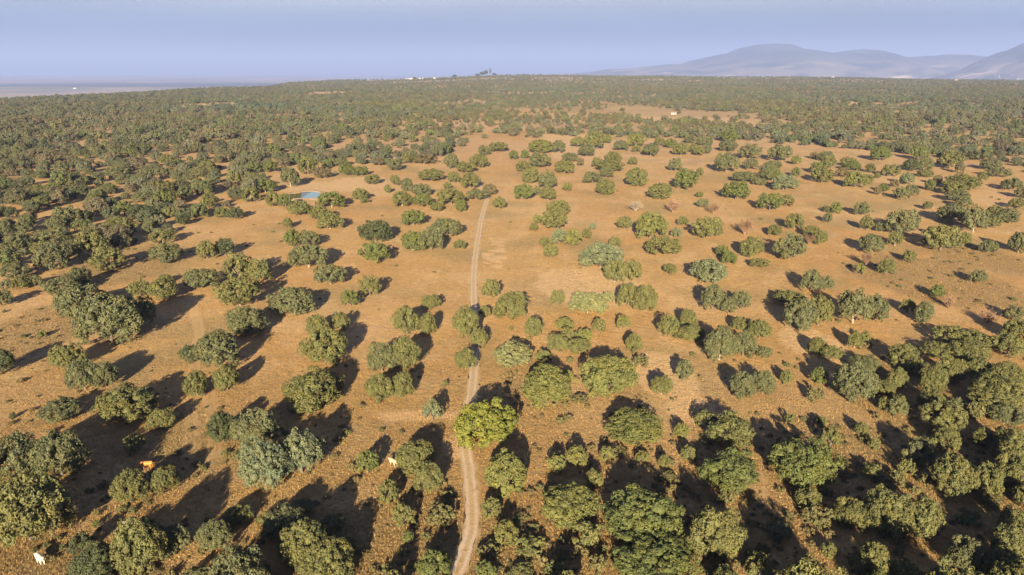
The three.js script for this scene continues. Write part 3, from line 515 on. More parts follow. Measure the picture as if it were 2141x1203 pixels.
oak(73.06, -267.98, 5.11, 3.93, 3.84, 'o', 'medium broad olive-green oak on the right meadow, sixty-nine percent across, forty down');
oak(51.39, -241.93, 5.62, 2.78, 2.83, 'o', 'medium low olive-green oak on the right meadow, sixty-five percent across, forty-three down');
oak(103.86, -154.56, 3.5, 1.92, 1.96, 'o', 'medium low olive-green oak near the right edge, ninety-five percent across, fifty-nine down');
oak(-38.04, -87.51, 1.92, 1.19, 1.22, 'o', 'medium broad olive-green oak on the left slope, twenty-three percent across, ninety down');
oak(42.29, -91.23, 1.88, 1.41, 1.41, 'o', 'medium broad olive-green oak on the right meadow, seventy-nine percent across, eighty-seven down');
oak(-162.62, -254.67, 5.81, 2.91, 2.96, 'g', 'medium low grey-green oak near the left edge, five percent across, forty-one down');
oak(-74.48, -207.51, 3.2, 3.36, 3.23, 'o', 'small tall olive-green oak on the left slope, twenty-five percent across, forty-seven down');
oak(181.3, -297.05, 6.35, 3.55, 3.56, 'g', 'medium low grey-green oak near the right edge, ninety-three percent across, thirty-seven down');
oak(100.27, -158.06, 3.39, 1.95, 1.98, 'o', 'medium low olive-green oak near the right edge, ninety-three percent across, fifty-eight down');
oak(-168.56, -242.93, 4.55, 3.42, 3.35, 'g', 'medium broad grey-green oak near the left edge, two percent across, forty-two down');
oak(117.02, -159.02, 2.87, 2.46, 2.41, 'o', 'medium round olive-green oak near the right edge, ninety-nine percent across, fifty-eight down');
oak(94.72, -137.47, 2.63, 1.98, 1.97, 'o', 'medium broad olive-green oak near the right edge, ninety-six percent across, sixty-four down');
oak(235.5, -382.25, 8.69, 3.89, 3.98, 'o', 'medium low olive-green oak near the right edge, ninety-four percent across, thirty-two down');
oak(-24.46, -85.72, 1.79, 1.02, 1.05, 'o', 'medium low olive-green oak left of the track, thirty-two percent across, ninety-one down');
oak(-150.2, -274.03, 5.78, 3.05, 3.09, 'o', 'medium low olive-green oak on the left slope, twelve percent across, thirty-nine down');
oak(-24.83, -272.48, 5.6, 3.08, 3.1, 'g', 'medium low grey-green oak beside the track, forty-four percent across, thirty-nine down');
oak(-150.23, -212.77, 4.92, 2.08, 2.17, 'g', 'medium low grey-green oak near the left edge, one percent across, forty-seven down');
oak(-179.12, -289.88, 5.27, 3.76, 3.7, 'g', 'medium broad grey-green oak near the left edge, six percent across, thirty-eight down');
oak(-28.25, -247.73, 3.77, 3.89, 3.74, 'g', 'small tall grey-green oak left of the track, forty-two percent across, forty-two down');
oak(92.27, -387.15, 6.81, 4.97, 4.86, 'm', 'medium broad mid-green oak beyond the meadow, sixty-seven percent across, thirty-one down');
oak(16.63, -284.16, 4.92, 3.81, 3.72, 'o', 'medium broad olive-green oak right of the track, fifty-four percent across, thirty-eight down');
oak(-14.26, -118.89, 1.8, 1.89, 1.84, 's', 'small tall silvery green oak left of the yellow-green oak, forty-two percent across, seventy-one down');
oak(73.12, -140.84, 2.82, 1.65, 1.67, 'g', 'medium low grey-green oak on the right meadow, eighty-four percent across, sixty-three down');
oak(36.82, -161.64, 2.53, 2.58, 2.49, 'o', 'small tall olive-green oak on the right meadow, sixty-five percent across, fifty-seven down');
oak(60.14, -182.65, 2.32, 2.44, 2.36, 'g', 'small tall grey-green oak on the right meadow, seventy-two percent across, fifty-two down');
oak(108.74, -353.06, 6.21, 4.39, 4.31, 'm', 'medium broad mid-green oak beyond the meadow, seventy-two percent across, thirty-three down');
oak(80.79, -239.56, 4.1, 3.18, 3.12, 'o', 'medium broad olive-green oak on the right meadow, seventy-three percent across, forty-three down');
oak(30.39, -207.98, 3.07, 3.22, 3.1, 'o', 'small tall olive-green oak right of the track, sixty percent across, forty-seven down');
oak(35.66, -208.98, 2.99, 3.14, 3.03, 'o', 'small tall olive-green oak on the right meadow, sixty-two percent across, forty-seven down');
oak(-28.22, -337.9, 6.64, 3.59, 3.61, 'o', 'medium low olive-green oak beside the track, forty-four percent across, thirty-four down');
oak(84.72, -198.78, 2.81, 2.95, 2.85, 'g', 'small tall grey-green oak on the right meadow, seventy-nine percent across, forty-nine down');
oak(-155.41, -236.16, 4.25, 2.86, 2.83, 'o', 'medium broad olive-green oak near the left edge, four percent across, forty-four down');
oak(-46.01, -162.16, 2.5, 2.48, 2.41, 'o', 'small tall olive-green oak on the left slope, thirty-one percent across, fifty-seven down');
oak(92.07, -148.26, 2.9, 1.66, 1.69, 'o', 'medium low olive-green oak near the right edge, ninety-one percent across, sixty-one down');
oak(102.27, -172.03, 2.45, 2.57, 2.48, 'g', 'small tall grey-green oak on the right meadow, ninety percent across, fifty-four down');
oak(41.44, -159.35, 3.11, 1.7, 1.74, 'o', 'medium low olive-green oak on the right meadow, sixty-seven percent across, fifty-eight down');
oak(132.02, -452.11, 6.97, 5.98, 5.78, 'g', 'small round grey-green oak beyond the meadow, seventy-one percent across, twenty-eight down');
oak(-82.54, -331.56, 6.79, 3.22, 3.28, 'm', 'medium low mid-green oak right of the pond, thirty-two percent across, thirty-five down');
oak(123.49, -245.1, 4.38, 2.87, 2.85, 'g', 'medium broad grey-green oak on the right meadow, eighty-five percent across, forty-two down');
oak(-61.24, -115.93, 1.97, 1.62, 1.6, 'o', 'small round olive-green oak on the left slope, sixteen percent across, seventy-three down');
oak(57.76, -160.53, 2.57, 2.2, 2.16, 'o', 'small round olive-green oak on the right meadow, seventy-four percent across, fifty-seven down');
oak(-9.74, -142.1, 2.09, 2.19, 2.12, 'o', 'small tall olive-green oak on the track edge, forty-five percent across, sixty-three down');
oak(-34.5, -248.24, 3.83, 3.22, 3.14, 'm', 'small round mid-green oak left of the track, forty percent across, forty-two down');
oak(115.48, -324.18, 5.54, 3.63, 3.59, 'm', 'medium broad mid-green oak on the right meadow, seventy-five percent across, thirty-five down');
oak(34.73, -136.35, 1.88, 1.97, 1.92, 'g', 'small tall grey-green oak on the right meadow, sixty-seven percent across, sixty-five down');
oak(75.82, -132.8, 1.91, 2.01, 1.95, 'o', 'small tall olive-green oak on the right meadow, eighty-eight percent across, sixty-six down');
oak(-29.7, -90.1, 1.86, 0.78, 0.85, 'o', 'medium low olive-green oak on the left slope, twenty-nine percent across, eighty-eight down');
oak(174.5, -245.03, 3.25, 3.42, 3.29, 'g', 'small tall grey-green oak near the right edge, ninety-nine percent across, forty-two down');
oak(-101.44, -236.06, 3.01, 3.17, 3.05, 'o', 'small tall olive-green oak on the left slope, twenty percent across, forty-three down');
oak(281.13, -471.66, 7.63, 5.26, 5.16, 'o', 'small broad olive-green oak near the right edge, ninety-three percent across, twenty-eight down');
oak(67.65, -397.64, 6.16, 4.62, 4.51, 'o', 'small broad olive-green oak beyond the meadow, sixty-two percent across, thirty-one down');
oak(5.13, -161.67, 2.19, 2.3, 2.22, 'o', 'small tall olive-green oak right of the track, fifty-two percent across, fifty-seven down');
oak(28.9, -129.71, 1.96, 1.77, 1.75, 'o', 'small round olive-green oak on the right meadow, sixty-five percent across, sixty-seven down');
oak(-39.52, -194.72, 2.67, 2.72, 2.63, 'o', 'small tall olive-green oak left of the track, thirty-six percent across, fifty down');
oak(-69.25, -145.86, 1.86, 1.95, 1.9, 'd', 'small tall dark green oak on the left slope, eighteen percent across, sixty-two down');
oak(27.08, -152.08, 1.9, 1.99, 1.94, 'o', 'small tall olive-green oak on the right meadow, sixty-two percent across, sixty down');
oak(-39.95, -290.97, 4.7, 3.14, 3.11, 'm', 'small broad mid-green oak left of the track, forty percent across, thirty-eight down');
oak(-119.81, -394.69, 5.17, 5.2, 4.99, 'g', 'small tall grey-green oak behind the pond, twenty-eight percent across, thirty-one down');
oak(72.73, -356.23, 6.12, 3.51, 3.52, 'o', 'medium low olive-green oak beyond the meadow, sixty-five percent across, thirty-three down');
oak(-20.01, -163.8, 2.21, 2.32, 2.25, 'o', 'small tall olive-green oak left of the track, forty-two percent across, fifty-six down');
oak(-159.26, -333.28, 5.1, 3.76, 3.69, 'm', 'small broad mid-green oak beyond the meadow, sixteen percent across, thirty-five down');
oak(69.74, -120.65, 1.79, 1.64, 1.61, 'g', 'small round grey-green oak on the right meadow, eighty-eight percent across, seventy-one down');
oak(-72.06, -284.03, 4.51, 3.03, 3, 'o', 'small broad olive-green oak in front of the pond, thirty-two percent across, thirty-eight down');
oak(82.65, -138.55, 2.02, 1.81, 1.78, 'o', 'small round olive-green oak on the right meadow, ninety percent across, sixty-four down');
oak(173.88, -410.66, 6.69, 4.07, 4.05, 'o', 'small broad olive-green oak beyond the meadow, eighty percent across, thirty down');
oak(-5.8, -192.65, 2.35, 2.47, 2.39, 'o', 'small tall olive-green oak beside the track, forty-eight percent across, fifty down');
oak(-156.82, -304.56, 5.03, 2.9, 2.91, 'd', 'small low dark green oak on the left slope, fourteen percent across, thirty-seven down');
oak(65.72, -592.56, 8.12, 6.58, 6.38, 'o', 'small round olive-green oak beyond the meadow, fifty-eight percent across, twenty-four down');
oak(185.19, -510.96, 7.28, 5.48, 5.35, 'g', 'small broad grey-green oak beyond the meadow, seventy-six percent across, twenty-seven down');
oak(-123.29, -443.72, 5.89, 5.15, 4.98, 'o', 'small round olive-green oak beyond the meadow, thirty percent across, twenty-nine down');
oak(14.8, -151.46, 2.37, 1.6, 1.61, 'o', 'small broad olive-green oak right of the track, fifty-seven percent across, sixty down');
oak(10.12, -152.35, 2.16, 1.87, 1.84, 'o', 'small round olive-green oak right of the track, fifty-four percent across, sixty down');
oak(-72.57, -254.61, 3.79, 2.71, 2.68, 'g', 'small broad grey-green oak on the left slope, thirty percent across, forty-one down');
oak(-125.7, -204.94, 2.71, 2.56, 2.49, 'd', 'small round dark green oak near the left edge, eight percent across, forty-eight down');
oak(142.5, -382.66, 5.82, 3.81, 3.77, 's', 'small broad silvery green oak beyond the meadow, seventy-seven percent across, thirty-two down');
oak(-97.26, -240.53, 3.28, 2.82, 2.75, 'd', 'small round dark green oak on the left slope, twenty-two percent across, forty-three down');
oak(-103.04, -193.57, 2.68, 2.27, 2.23, 'o', 'small round olive-green oak on the left slope, fourteen percent across, fifty down');
oak(-126.64, -258.81, 4.05, 2.53, 2.53, 'o', 'small broad olive-green oak on the left slope, sixteen percent across, forty-one down');
oak(-92.03, -311.86, 4.79, 3.05, 3.04, 'o', 'small broad olive-green oak in front of the pond, twenty-nine percent across, thirty-six down');
oak(74.29, -186.74, 3.95, 1.66, 1.74, 'o', 'medium low olive-green oak on the right meadow, seventy-seven percent across, fifty-two down');
oak(-78.24, -253.9, 3.03, 3.19, 3.07, 'm', 'small tall mid-green oak on the left slope, twenty-eight percent across, forty-one down');
oak(18.05, -477.52, 7.2, 4.52, 4.48, 'g', 'small broad grey-green oak beyond the meadow, fifty-three percent across, twenty-eight down');
oak(-50.86, -335.33, 4.97, 3.28, 3.25, 'o', 'small broad olive-green oak left of the track, thirty-nine percent across, thirty-five down');
oak(-135.75, -185.21, 2.58, 2.09, 2.06, 'g', 'small round grey-green oak near the left edge, zero percent across, fifty-two down');
oak(18.55, -387.17, 4.92, 4.36, 4.22, 'g', 'small round grey-green oak right of the track, fifty-three percent across, thirty-one down');
oak(21.62, -254.22, 2.82, 2.96, 2.85, 'y', 'small tall yellowish green oak right of the track, fifty-six percent across, forty-one down');
oak(183.82, -391.09, 5.28, 4.07, 3.98, 'y', 'small broad yellowish green oak beyond the meadow, eighty-four percent across, thirty-one down');
oak(-7.46, -155.55, 1.94, 2, 1.95, 'o', 'small tall olive-green oak on the track edge, forty-seven percent across, fifty-nine down');
oak(42.89, -168.43, 2.02, 2.12, 2.06, 'o', 'small tall olive-green oak on the right meadow, sixty-seven percent across, fifty-five down');
oak(67.46, -151.37, 2.23, 1.56, 1.57, 'o', 'small broad olive-green oak on the right meadow, eighty percent across, sixty down');
oak(21.99, -566.4, 9.61, 4.49, 4.57, 'y', 'medium low yellowish green oak beyond the meadow, fifty-three percent across, twenty-five down');
oak(71.64, -129.31, 1.9, 1.38, 1.39, 'o', 'small broad olive-green oak on the right meadow, eighty-six percent across, sixty-eight down');
oak(-137.14, -327.47, 3.54, 3.71, 3.57, 'o', 'small tall olive-green oak on the left slope, twenty percent across, thirty-five down');
oak(20.1, -312.72, 4.42, 3.08, 3.04, 'o', 'small broad olive-green oak right of the track, fifty-five percent across, thirty-six down');
oak(-22.38, -389.73, 5.42, 3.82, 3.76, 'o', 'small broad olive-green oak on the track edge, forty-six percent across, thirty-one down');
oak(5.73, -352.95, 4.65, 3.69, 3.6, 'm', 'small broad mid-green oak right of the track, fifty-one percent across, thirty-three down');
oak(111.36, -282.85, 3.49, 3.24, 3.14, 'o', 'small round olive-green oak on the right meadow, seventy-eight percent across, thirty-nine down');
oak(-41.55, -167.02, 2.14, 1.98, 1.94, 'o', 'small round olive-green oak left of the track, thirty-three percent across, fifty-six down');
oak(47.44, -369.74, 5.34, 3.46, 3.43, 'o', 'small broad olive-green oak right of the track, fifty-nine percent across, thirty-three down');
oak(-46.04, -415.91, 7.14, 3.13, 3.23, 'o', 'medium low olive-green oak beyond the meadow, forty-two percent across, thirty down');
oak(-178.9, -371.92, 6.98, 2.93, 3.04, 'o', 'medium low olive-green oak beyond the meadow, sixteen percent across, thirty-three down');
oak(168.94, -525.09, 7.23, 4.98, 4.9, 'g', 'small broad grey-green oak beyond the meadow, seventy-three percent across, twenty-six down');
oak(-126.84, -374.56, 5.64, 3.25, 3.25, 'm', 'small low mid-green oak left of the pond, twenty-six percent across, thirty-two down');
oak(69.2, -147.64, 2.19, 1.4, 1.42, 'o', 'small broad olive-green oak on the right meadow, eighty-one percent across, sixty-one down');
oak(-80.49, -302.04, 4.13, 2.9, 2.87, 'o', 'small broad olive-green oak in front of the pond, thirty-one percent across, thirty-seven down');
oak(222.93, -366.91, 5.42, 3.2, 3.2, 'o', 'small low olive-green oak near the right edge, ninety-three percent across, thirty-three down');
oak(10.29, -408.79, 5.02, 4.26, 4.13, 'o', 'small round olive-green oak beyond the meadow, fifty-two percent across, thirty down');
oak(60.53, -456.92, 8.14, 3.42, 3.53, 'o', 'medium low olive-green oak beyond the meadow, sixty percent across, twenty-nine down');
oak(55.61, -178.43, 1.99, 2.09, 2.03, 'g', 'small tall grey-green oak on the right meadow, seventy-one percent across, fifty-three down');
oak(-43.15, -185.48, 2.35, 1.99, 1.96, 'm', 'small round mid-green oak left of the track, thirty-four percent across, fifty-two down');
oak(-178.4, -281.67, 4.11, 2.45, 2.46, 'g', 'small low grey-green oak near the left edge, six percent across, thirty-nine down');
oak(256.41, -514.06, 6.92, 4.67, 4.6, 'm', 'small broad mid-green oak beyond the meadow, eighty-six percent across, twenty-seven down');
oak(77.21, -154.22, 1.82, 1.84, 1.8, 'o', 'small tall olive-green oak on the right meadow, eighty-four percent across, fifty-nine down');
oak(126, -174.07, 2.38, 1.65, 1.65, 'g', 'small broad grey-green oak near the right edge, ninety-nine percent across, fifty-four down');
oak(145.57, -418.25, 4.74, 4.36, 4.21, 'g', 'small round grey-green oak beyond the meadow, seventy-five percent across, thirty down');
oak(12.07, -185.2, 1.96, 2.06, 2, 'o', 'small tall olive-green oak right of the track, fifty-four percent across, fifty-two down');
oak(-21.44, -182.46, 2.22, 1.9, 1.87, 'o', 'small round olive-green oak left of the track, forty-two percent across, fifty-three down');
oak(-124.61, -346.05, 4.18, 3.34, 3.26, 'o', 'small broad olive-green oak left of the pond, twenty-four percent across, thirty-four down');
oak(-21.11, -477.37, 6.44, 3.94, 3.92, 'o', 'small broad olive-green oak beyond the meadow, forty-seven percent across, twenty-eight down');
oak(32.15, -446.93, 5.51, 4, 3.93, 'o', 'small broad olive-green oak beyond the meadow, fifty-five percent across, twenty-nine down');
oak(54.87, -166.18, 2.13, 1.55, 1.55, 'o', 'small broad olive-green oak on the right meadow, seventy-two percent across, fifty-six down');
oak(327.97, -516.64, 7.94, 3.61, 3.7, 'g', 'small low grey-green oak near the right edge, ninety-six percent across, twenty-seven down');
oak(258.01, -460.03, 5.26, 4.4, 4.27, 'g', 'small round grey-green oak beyond the meadow, ninety percent across, twenty-eight down');
oak(-191.8, -271.67, 3.09, 2.72, 2.65, 'g', 'small round grey-green oak near the left edge, one percent across, forty down');
oak(102.5, -611.17, 7.41, 5.29, 5.18, 'y', 'small broad yellowish green oak beyond the meadow, sixty-two percent across, twenty-four down');
oak(-41.2, -334.56, 4.31, 2.78, 2.77, 'm', 'small broad mid-green oak left of the track, forty-one percent across, thirty-five down');
oak(114.89, -216.22, 2.26, 2.37, 2.3, 'o', 'small tall olive-green oak on the right meadow, eighty-seven percent across, forty-six down');
oak(213.08, -347.3, 4.86, 2.59, 2.62, 'g', 'small low grey-green oak near the right edge, ninety-four percent across, thirty-four down');
oak(-45.5, -365.08, 4.81, 2.87, 2.87, 'g', 'small low grey-green oak left of the track, forty-one percent across, thirty-three down');
oak(261.61, -382.35, 5.02, 3.02, 3.02, 'g', 'small broad grey-green oak near the right edge, ninety-nine percent across, thirty-two down');
oak(17.06, -258.34, 2.72, 2.66, 2.58, 's', 'small round silvery green oak right of the track, fifty-five percent across, forty-one down');
oak(89.41, -199.41, 1.92, 2.02, 1.96, 'g', 'small tall grey-green oak on the right meadow, eighty-one percent across, forty-nine down');
oak(-187.51, -275.77, 3.43, 2.33, 2.32, 'g', 'small broad grey-green oak near the left edge, two percent across, forty down');
oak(-110.47, -333.82, 3.28, 3.45, 3.31, 'o', 'small tall olive-green oak left of the pond, twenty-seven percent across, thirty-five down');
oak(101.98, -543.94, 6.84, 4.27, 4.23, 'g', 'small broad grey-green oak beyond the meadow, sixty-four percent across, twenty-six down');
oak(191.29, -656.39, 8.46, 4.97, 4.95, 'm', 'small low mid-green oak beyond the meadow, seventy-one percent across, twenty-four down');
oak(-61.15, -192.3, 2.56, 1.47, 1.5, 'g', 'small low grey-green oak on the left slope, twenty-eight percent across, fifty-one down');
oak(12.72, -166.67, 2.16, 1.34, 1.36, 'y', 'small broad yellowish green oak right of the track, fifty-five percent across, fifty-six down');
oak(16.75, -158.25, 1.88, 1.46, 1.45, 'y', 'small broad yellowish green oak right of the track, fifty-seven percent across, fifty-eight down');
oak(303.04, -464.85, 6.43, 3.27, 3.31, 'g', 'small low grey-green oak near the right edge, ninety-seven percent across, twenty-nine down');
oak(-16.84, -352.49, 4.93, 2.45, 2.5, 'g', 'small low grey-green oak on the track edge, forty-seven percent across, thirty-four down');
oak(-219.03, -345.57, 4.84, 2.43, 2.47, 'd', 'small low dark green oak near the left edge, five percent across, thirty-four down');
oak(-191.99, -332.9, 4.13, 2.64, 2.63, 'o', 'small broad olive-green oak near the left edge, nine percent across, thirty-five down');
oak(168.6, -577.18, 7.7, 4.04, 4.07, 'g', 'small low grey-green oak beyond the meadow, seventy-one percent across, twenty-five down');
oak(202.51, -471.47, 5.39, 3.92, 3.84, 'o', 'small broad olive-green oak beyond the meadow, eighty-one percent across, twenty-eight down');
oak(-28.31, -453.42, 6.46, 2.96, 3.04, 'o', 'small low olive-green oak beyond the meadow, forty-six percent across, twenty-nine down');
oak(17.52, -351.71, 3.93, 3.03, 2.98, 'o', 'small broad olive-green oak right of the track, fifty-four percent across, thirty-four down');
oak(136.73, -254.59, 2.35, 2.47, 2.39, 'o', 'small tall olive-green oak on the right meadow, eighty-seven percent across, forty-two down');
oak(285.32, -518.44, 5.09, 4.95, 4.76, 'm', 'small round mid-green oak beyond the meadow, ninety percent across, twenty-seven down');
oak(-168.12, -312.78, 3.14, 3.05, 2.95, 'm', 'small round mid-green oak on the left slope, twelve percent across, thirty-six down');
oak(-38.88, -472.07, 4.65, 4.52, 4.35, 'g', 'small round grey-green oak beyond the meadow, forty-four percent across, twenty-eight down');
oak(130.95, -411.97, 6.55, 2.75, 2.85, 'g', 'small low grey-green oak beyond the meadow, seventy-three percent across, thirty-one down');
oak(-176.61, -399.07, 5.23, 2.8, 2.84, 'g', 'small low grey-green oak beyond the meadow, eighteen percent across, thirty-one down');
oak(-235.8, -399.03, 5.23, 2.81, 2.84, 'g', 'small low grey-green oak near the left edge, eight percent across, thirty-one down');
oak(164.05, -244.81, 2.8, 2.09, 2.07, 'g', 'small broad grey-green oak near the right edge, ninety-seven percent across, forty-three down');
oak(54.44, -539.91, 6.62, 4.01, 3.99, 'g', 'small broad grey-green oak beyond the meadow, fifty-seven percent across, twenty-six down');
oak(147.83, -415.69, 4.21, 3.82, 3.7, 'm', 'small round mid-green oak beyond the meadow, seventy-five percent across, thirty down');
oak(-58.64, -495.91, 7.24, 3.04, 3.15, 'r', 'small low brownish oak beyond the meadow, forty-one percent across, twenty-eight down');
oak(68.43, -496.54, 6.06, 3.69, 3.68, 'o', 'small broad olive-green oak beyond the meadow, sixty percent across, twenty-seven down');
oak(161.6, -255.69, 2.7, 2.34, 2.29, 'o', 'small round olive-green oak near the right edge, ninety-four percent across, forty-two down');
oak(12.92, -237.52, 2.33, 2.35, 2.29, 'o', 'small tall olive-green oak right of the track, fifty-four percent across, forty-four down');
oak(-117.18, -304.47, 3.55, 2.42, 2.41, 'd', 'small broad dark green oak on the left slope, twenty-three percent across, thirty-seven down');
oak(-188.64, -453.91, 5.2, 3.58, 3.54, 'o', 'small broad olive-green oak beyond the meadow, twenty percent across, twenty-nine down');
oak(207.96, -301.83, 3.52, 2.41, 2.4, 'g', 'small broad grey-green oak near the right edge, ninety-nine percent across, thirty-seven down');
oak(139.27, -281.94, 2.64, 2.77, 2.67, 'o', 'small tall olive-green oak on the right meadow, eighty-five percent across, thirty-nine down');
oak(251.45, -356.06, 4.06, 2.84, 2.81, 'g', 'small broad grey-green oak near the right edge, ninety-nine percent across, thirty-four down');
oak(44.5, -405.95, 4.83, 3.03, 3.02, 'g', 'small broad grey-green oak beyond the meadow, fifty-eight percent across, thirty-one down');
oak(125.35, -548.47, 5.81, 4.54, 4.43, 'o', 'small broad olive-green oak beyond the meadow, sixty-seven percent across, twenty-six down');
oak(-231.84, -432.21, 7.03, 2.95, 3.06, 'g', 'small low grey-green oak beyond the meadow, twelve percent across, thirty down');
oak(224.08, -433.95, 4.98, 3.32, 3.29, 'o', 'small broad olive-green oak beyond the meadow, eighty-seven percent across, thirty down');
oak(110.98, -257.02, 2.46, 2.51, 2.43, 'o', 'small tall olive-green oak on the right meadow, eighty percent across, forty-one down');
oak(44.34, -283.72, 3.05, 2.4, 2.36, 'o', 'small broad olive-green oak right of the track, sixty-one percent across, thirty-nine down');
oak(-99.3, -438.86, 4.68, 3.58, 3.51, 'm', 'small broad mid-green oak beyond the meadow, thirty-four percent across, twenty-nine down');
oak(286.65, -431.85, 5.99, 2.67, 2.75, 'g', 'small low grey-green oak near the right edge, ninety-eight percent across, thirty down');
oak(-176.06, -345.65, 4.28, 2.44, 2.46, 'g', 'small low grey-green oak beyond the meadow, fourteen percent across, thirty-four down');
oak(-233.61, -352.23, 4.93, 2.17, 2.25, 'g', 'small low grey-green oak near the left edge, three percent across, thirty-four down');
oak(-104.47, -333.42, 2.93, 3.08, 2.96, 'm', 'small tall mid-green oak left of the pond, twenty-eight percent across, thirty-five down');
youngOak(30.3, -75.73, 1.7, 1.78, 1.74, 'o', 'tall olive-green young oak along the bottom edge, seventy-four percent across, ninety-nine down');
youngOak(-14.08, -72.37, 1.64, 1.72, 1.68, 'o', 'tall olive-green young oak left of the track, thirty-eight percent across, ninety-nine down');
youngOak(-22.47, -101.12, 1.69, 1.77, 1.73, 'm', 'tall mid-green young oak left of the pale cow, thirty-six percent across, eighty down');
youngOak(47.53, -75.12, 1.62, 1.6, 1.57, 'o', 'tall olive-green young oak along the bottom edge, eighty-eight percent across, ninety-nine down');
youngOak(43.25, -77.42, 1.23, 1.29, 1.27, 'o', 'tall olive-green young oak along the bottom edge, eighty-four percent across, ninety-eight down');
youngOak(-28.29, -82.2, 1.62, 1.7, 1.66, 'g', 'tall grey-green young oak along the bottom edge, twenty-nine percent across, ninety-three down');
youngOak(-0.92, -83.5, 1.75, 1.42, 1.42, 'y', 'round yellowish green young oak beside the track, forty-nine percent across, ninety-three down');
youngOak(-21.43, -79.75, 1.53, 1.6, 1.57, 'o', 'tall olive-green young oak left of the track, thirty-four percent across, ninety-six down');
youngOak(-17.92, -92.97, 1.57, 1.65, 1.62, 'o', 'tall olive-green young oak in front of the pale cow, thirty-eight percent across, eighty-six down');
youngOak(-3.2, -75.64, 1.23, 1.29, 1.28, 'm', 'tall mid-green young oak beside the track, forty-seven percent across, ninety-nine down');
youngOak(-14.93, -87.03, 1.44, 1.51, 1.48, 'o', 'tall olive-green young oak left of the track, thirty-nine percent across, ninety down');
youngOak(-55.79, -80.96, 1.3, 1.37, 1.35, 'd', 'tall dark green young oak right of the white cow, eight percent across, ninety-five down');
youngOak(-38.53, -75.34, 1.51, 0.96, 0.99, 'g', 'broad grey-green young oak along the bottom edge, nineteen percent across, ninety-nine down');
youngOak(35.81, -84.69, 1.75, 0.84, 0.89, 'g', 'low grey-green young oak along the bottom edge, seventy-six percent across, ninety-two down');
youngOak(-2.93, -89.07, 1.36, 1.42, 1.4, 'o', 'tall olive-green young oak beside the track, forty-eight percent across, eighty-eight down');
youngOak(-61.78, -106.9, 1.58, 1.66, 1.62, 'o', 'tall olive-green young oak behind the orange cow, thirteen percent across, seventy-seven down');
youngOak(10.37, -103.23, 1.74, 1.48, 1.47, 'y', 'round yellowish green young oak right of the track, fifty-six percent across, seventy-nine down');
youngOak(74.56, -95.22, 1.17, 1.23, 1.21, 'o', 'tall olive-green young oak near the right edge, ninety-nine percent across, eighty-four down');
youngOak(53, -109.37, 1.64, 1.72, 1.68, 'o', 'tall olive-green young oak on the right meadow, eighty-one percent across, seventy-six down');
youngOak(12.31, -96.55, 1.3, 1.37, 1.34, 'o', 'tall olive-green young oak right of the track, fifty-eight percent across, eighty-three down');
youngOak(28.23, -104.39, 1.24, 1.3, 1.28, 'o', 'tall olive-green young oak on the right meadow, sixty-seven percent across, seventy-nine down');
youngOak(6.9, -100.98, 1.42, 1.49, 1.47, 'y', 'tall yellowish green young oak right of the track, fifty-four percent across, eighty-one down');
youngOak(-33.49, -87.1, 1.6, 0.82, 0.86, 'o', 'low olive-green young oak along the bottom edge, twenty-six percent across, ninety down');
youngOak(34.16, -115.86, 1.7, 1.5, 1.48, 'o', 'round olive-green young oak on the right meadow, sixty-nine percent across, seventy-three down');
youngOak(-30.68, -76.49, 0.86, 0.91, 0.91, 'g', 'tall grey-green young oak along the bottom edge, twenty-six percent across, ninety-nine down');
youngOak(78.12, -109.36, 1.48, 1.43, 1.41, 'o', 'round olive-green young oak near the right edge, ninety-six percent across, seventy-six down');
youngOak(61.31, -134.71, 1.6, 1.67, 1.64, 'm', 'tall mid-green young oak on the right meadow, eighty percent across, sixty-five down');
youngOak(55.16, -99.41, 1.55, 1.04, 1.06, 'o', 'broad olive-green young oak on the right meadow, eighty-five percent across, eighty-two down');
youngOak(-25.99, -82.63, 1.07, 1.12, 1.12, 'o', 'tall olive-green young oak along the bottom edge, thirty-one percent across, ninety-four down');
youngOak(32.17, -80.39, 0.88, 0.92, 0.92, 'o', 'tall olive-green young oak along the bottom edge, seventy-four percent across, ninety-six down');
youngOak(20.85, -164.47, 1.65, 1.73, 1.69, 'o', 'tall olive-green young oak right of the track, fifty-nine percent across, fifty-seven down');
youngOak(23.98, -102.41, 0.94, 0.99, 0.99, 'o', 'tall olive-green young oak on the right meadow, sixty-five percent across, eighty down');
youngOak(102.42, -179.83, 1.69, 1.77, 1.73, 'o', 'tall olive-green young oak on the right meadow, eighty-nine percent across, fifty-three down');
youngOak(81.45, -122.61, 1.45, 1.29, 1.28, 'g', 'round grey-green young oak near the right edge, ninety-three percent across, seventy down');
youngOak(96.11, -136.88, 1.4, 1.47, 1.44, 'g', 'tall grey-green young oak near the right edge, ninety-six percent across, sixty-five down');
youngOak(88.59, -126.94, 1.5, 1.33, 1.32, 'o', 'round olive-green young oak near the right edge, ninety-six percent across, sixty-nine down');
youngOak(26.87, -166.62, 1.69, 1.77, 1.73, 'y', 'tall yellowish green young oak right of the track, sixty-one percent across, fifty-six down');
youngOak(40.7, -80.41, 1, 0.89, 0.9, 'o', 'round olive-green young oak along the bottom edge, eighty-one percent across, ninety-six down');
youngOak(59.91, -113.03, 1.13, 1.19, 1.17, 'o', 'tall olive-green young oak on the right meadow, eighty-four percent across, seventy-five down');
youngOak(71.52, -123.29, 1.39, 1.32, 1.31, 'o', 'round olive-green young oak on the right meadow, eighty-eight percent across, seventy down');
youngOak(11.09, -135, 1.24, 1.3, 1.29, 'y', 'tall yellowish green young oak right of the track, fifty-five percent across, sixty-six down');
youngOak(15.09, -104.6, 1.12, 1.17, 1.16, 'y', 'tall yellowish green young oak right of the track, fifty-nine percent across, seventy-nine down');
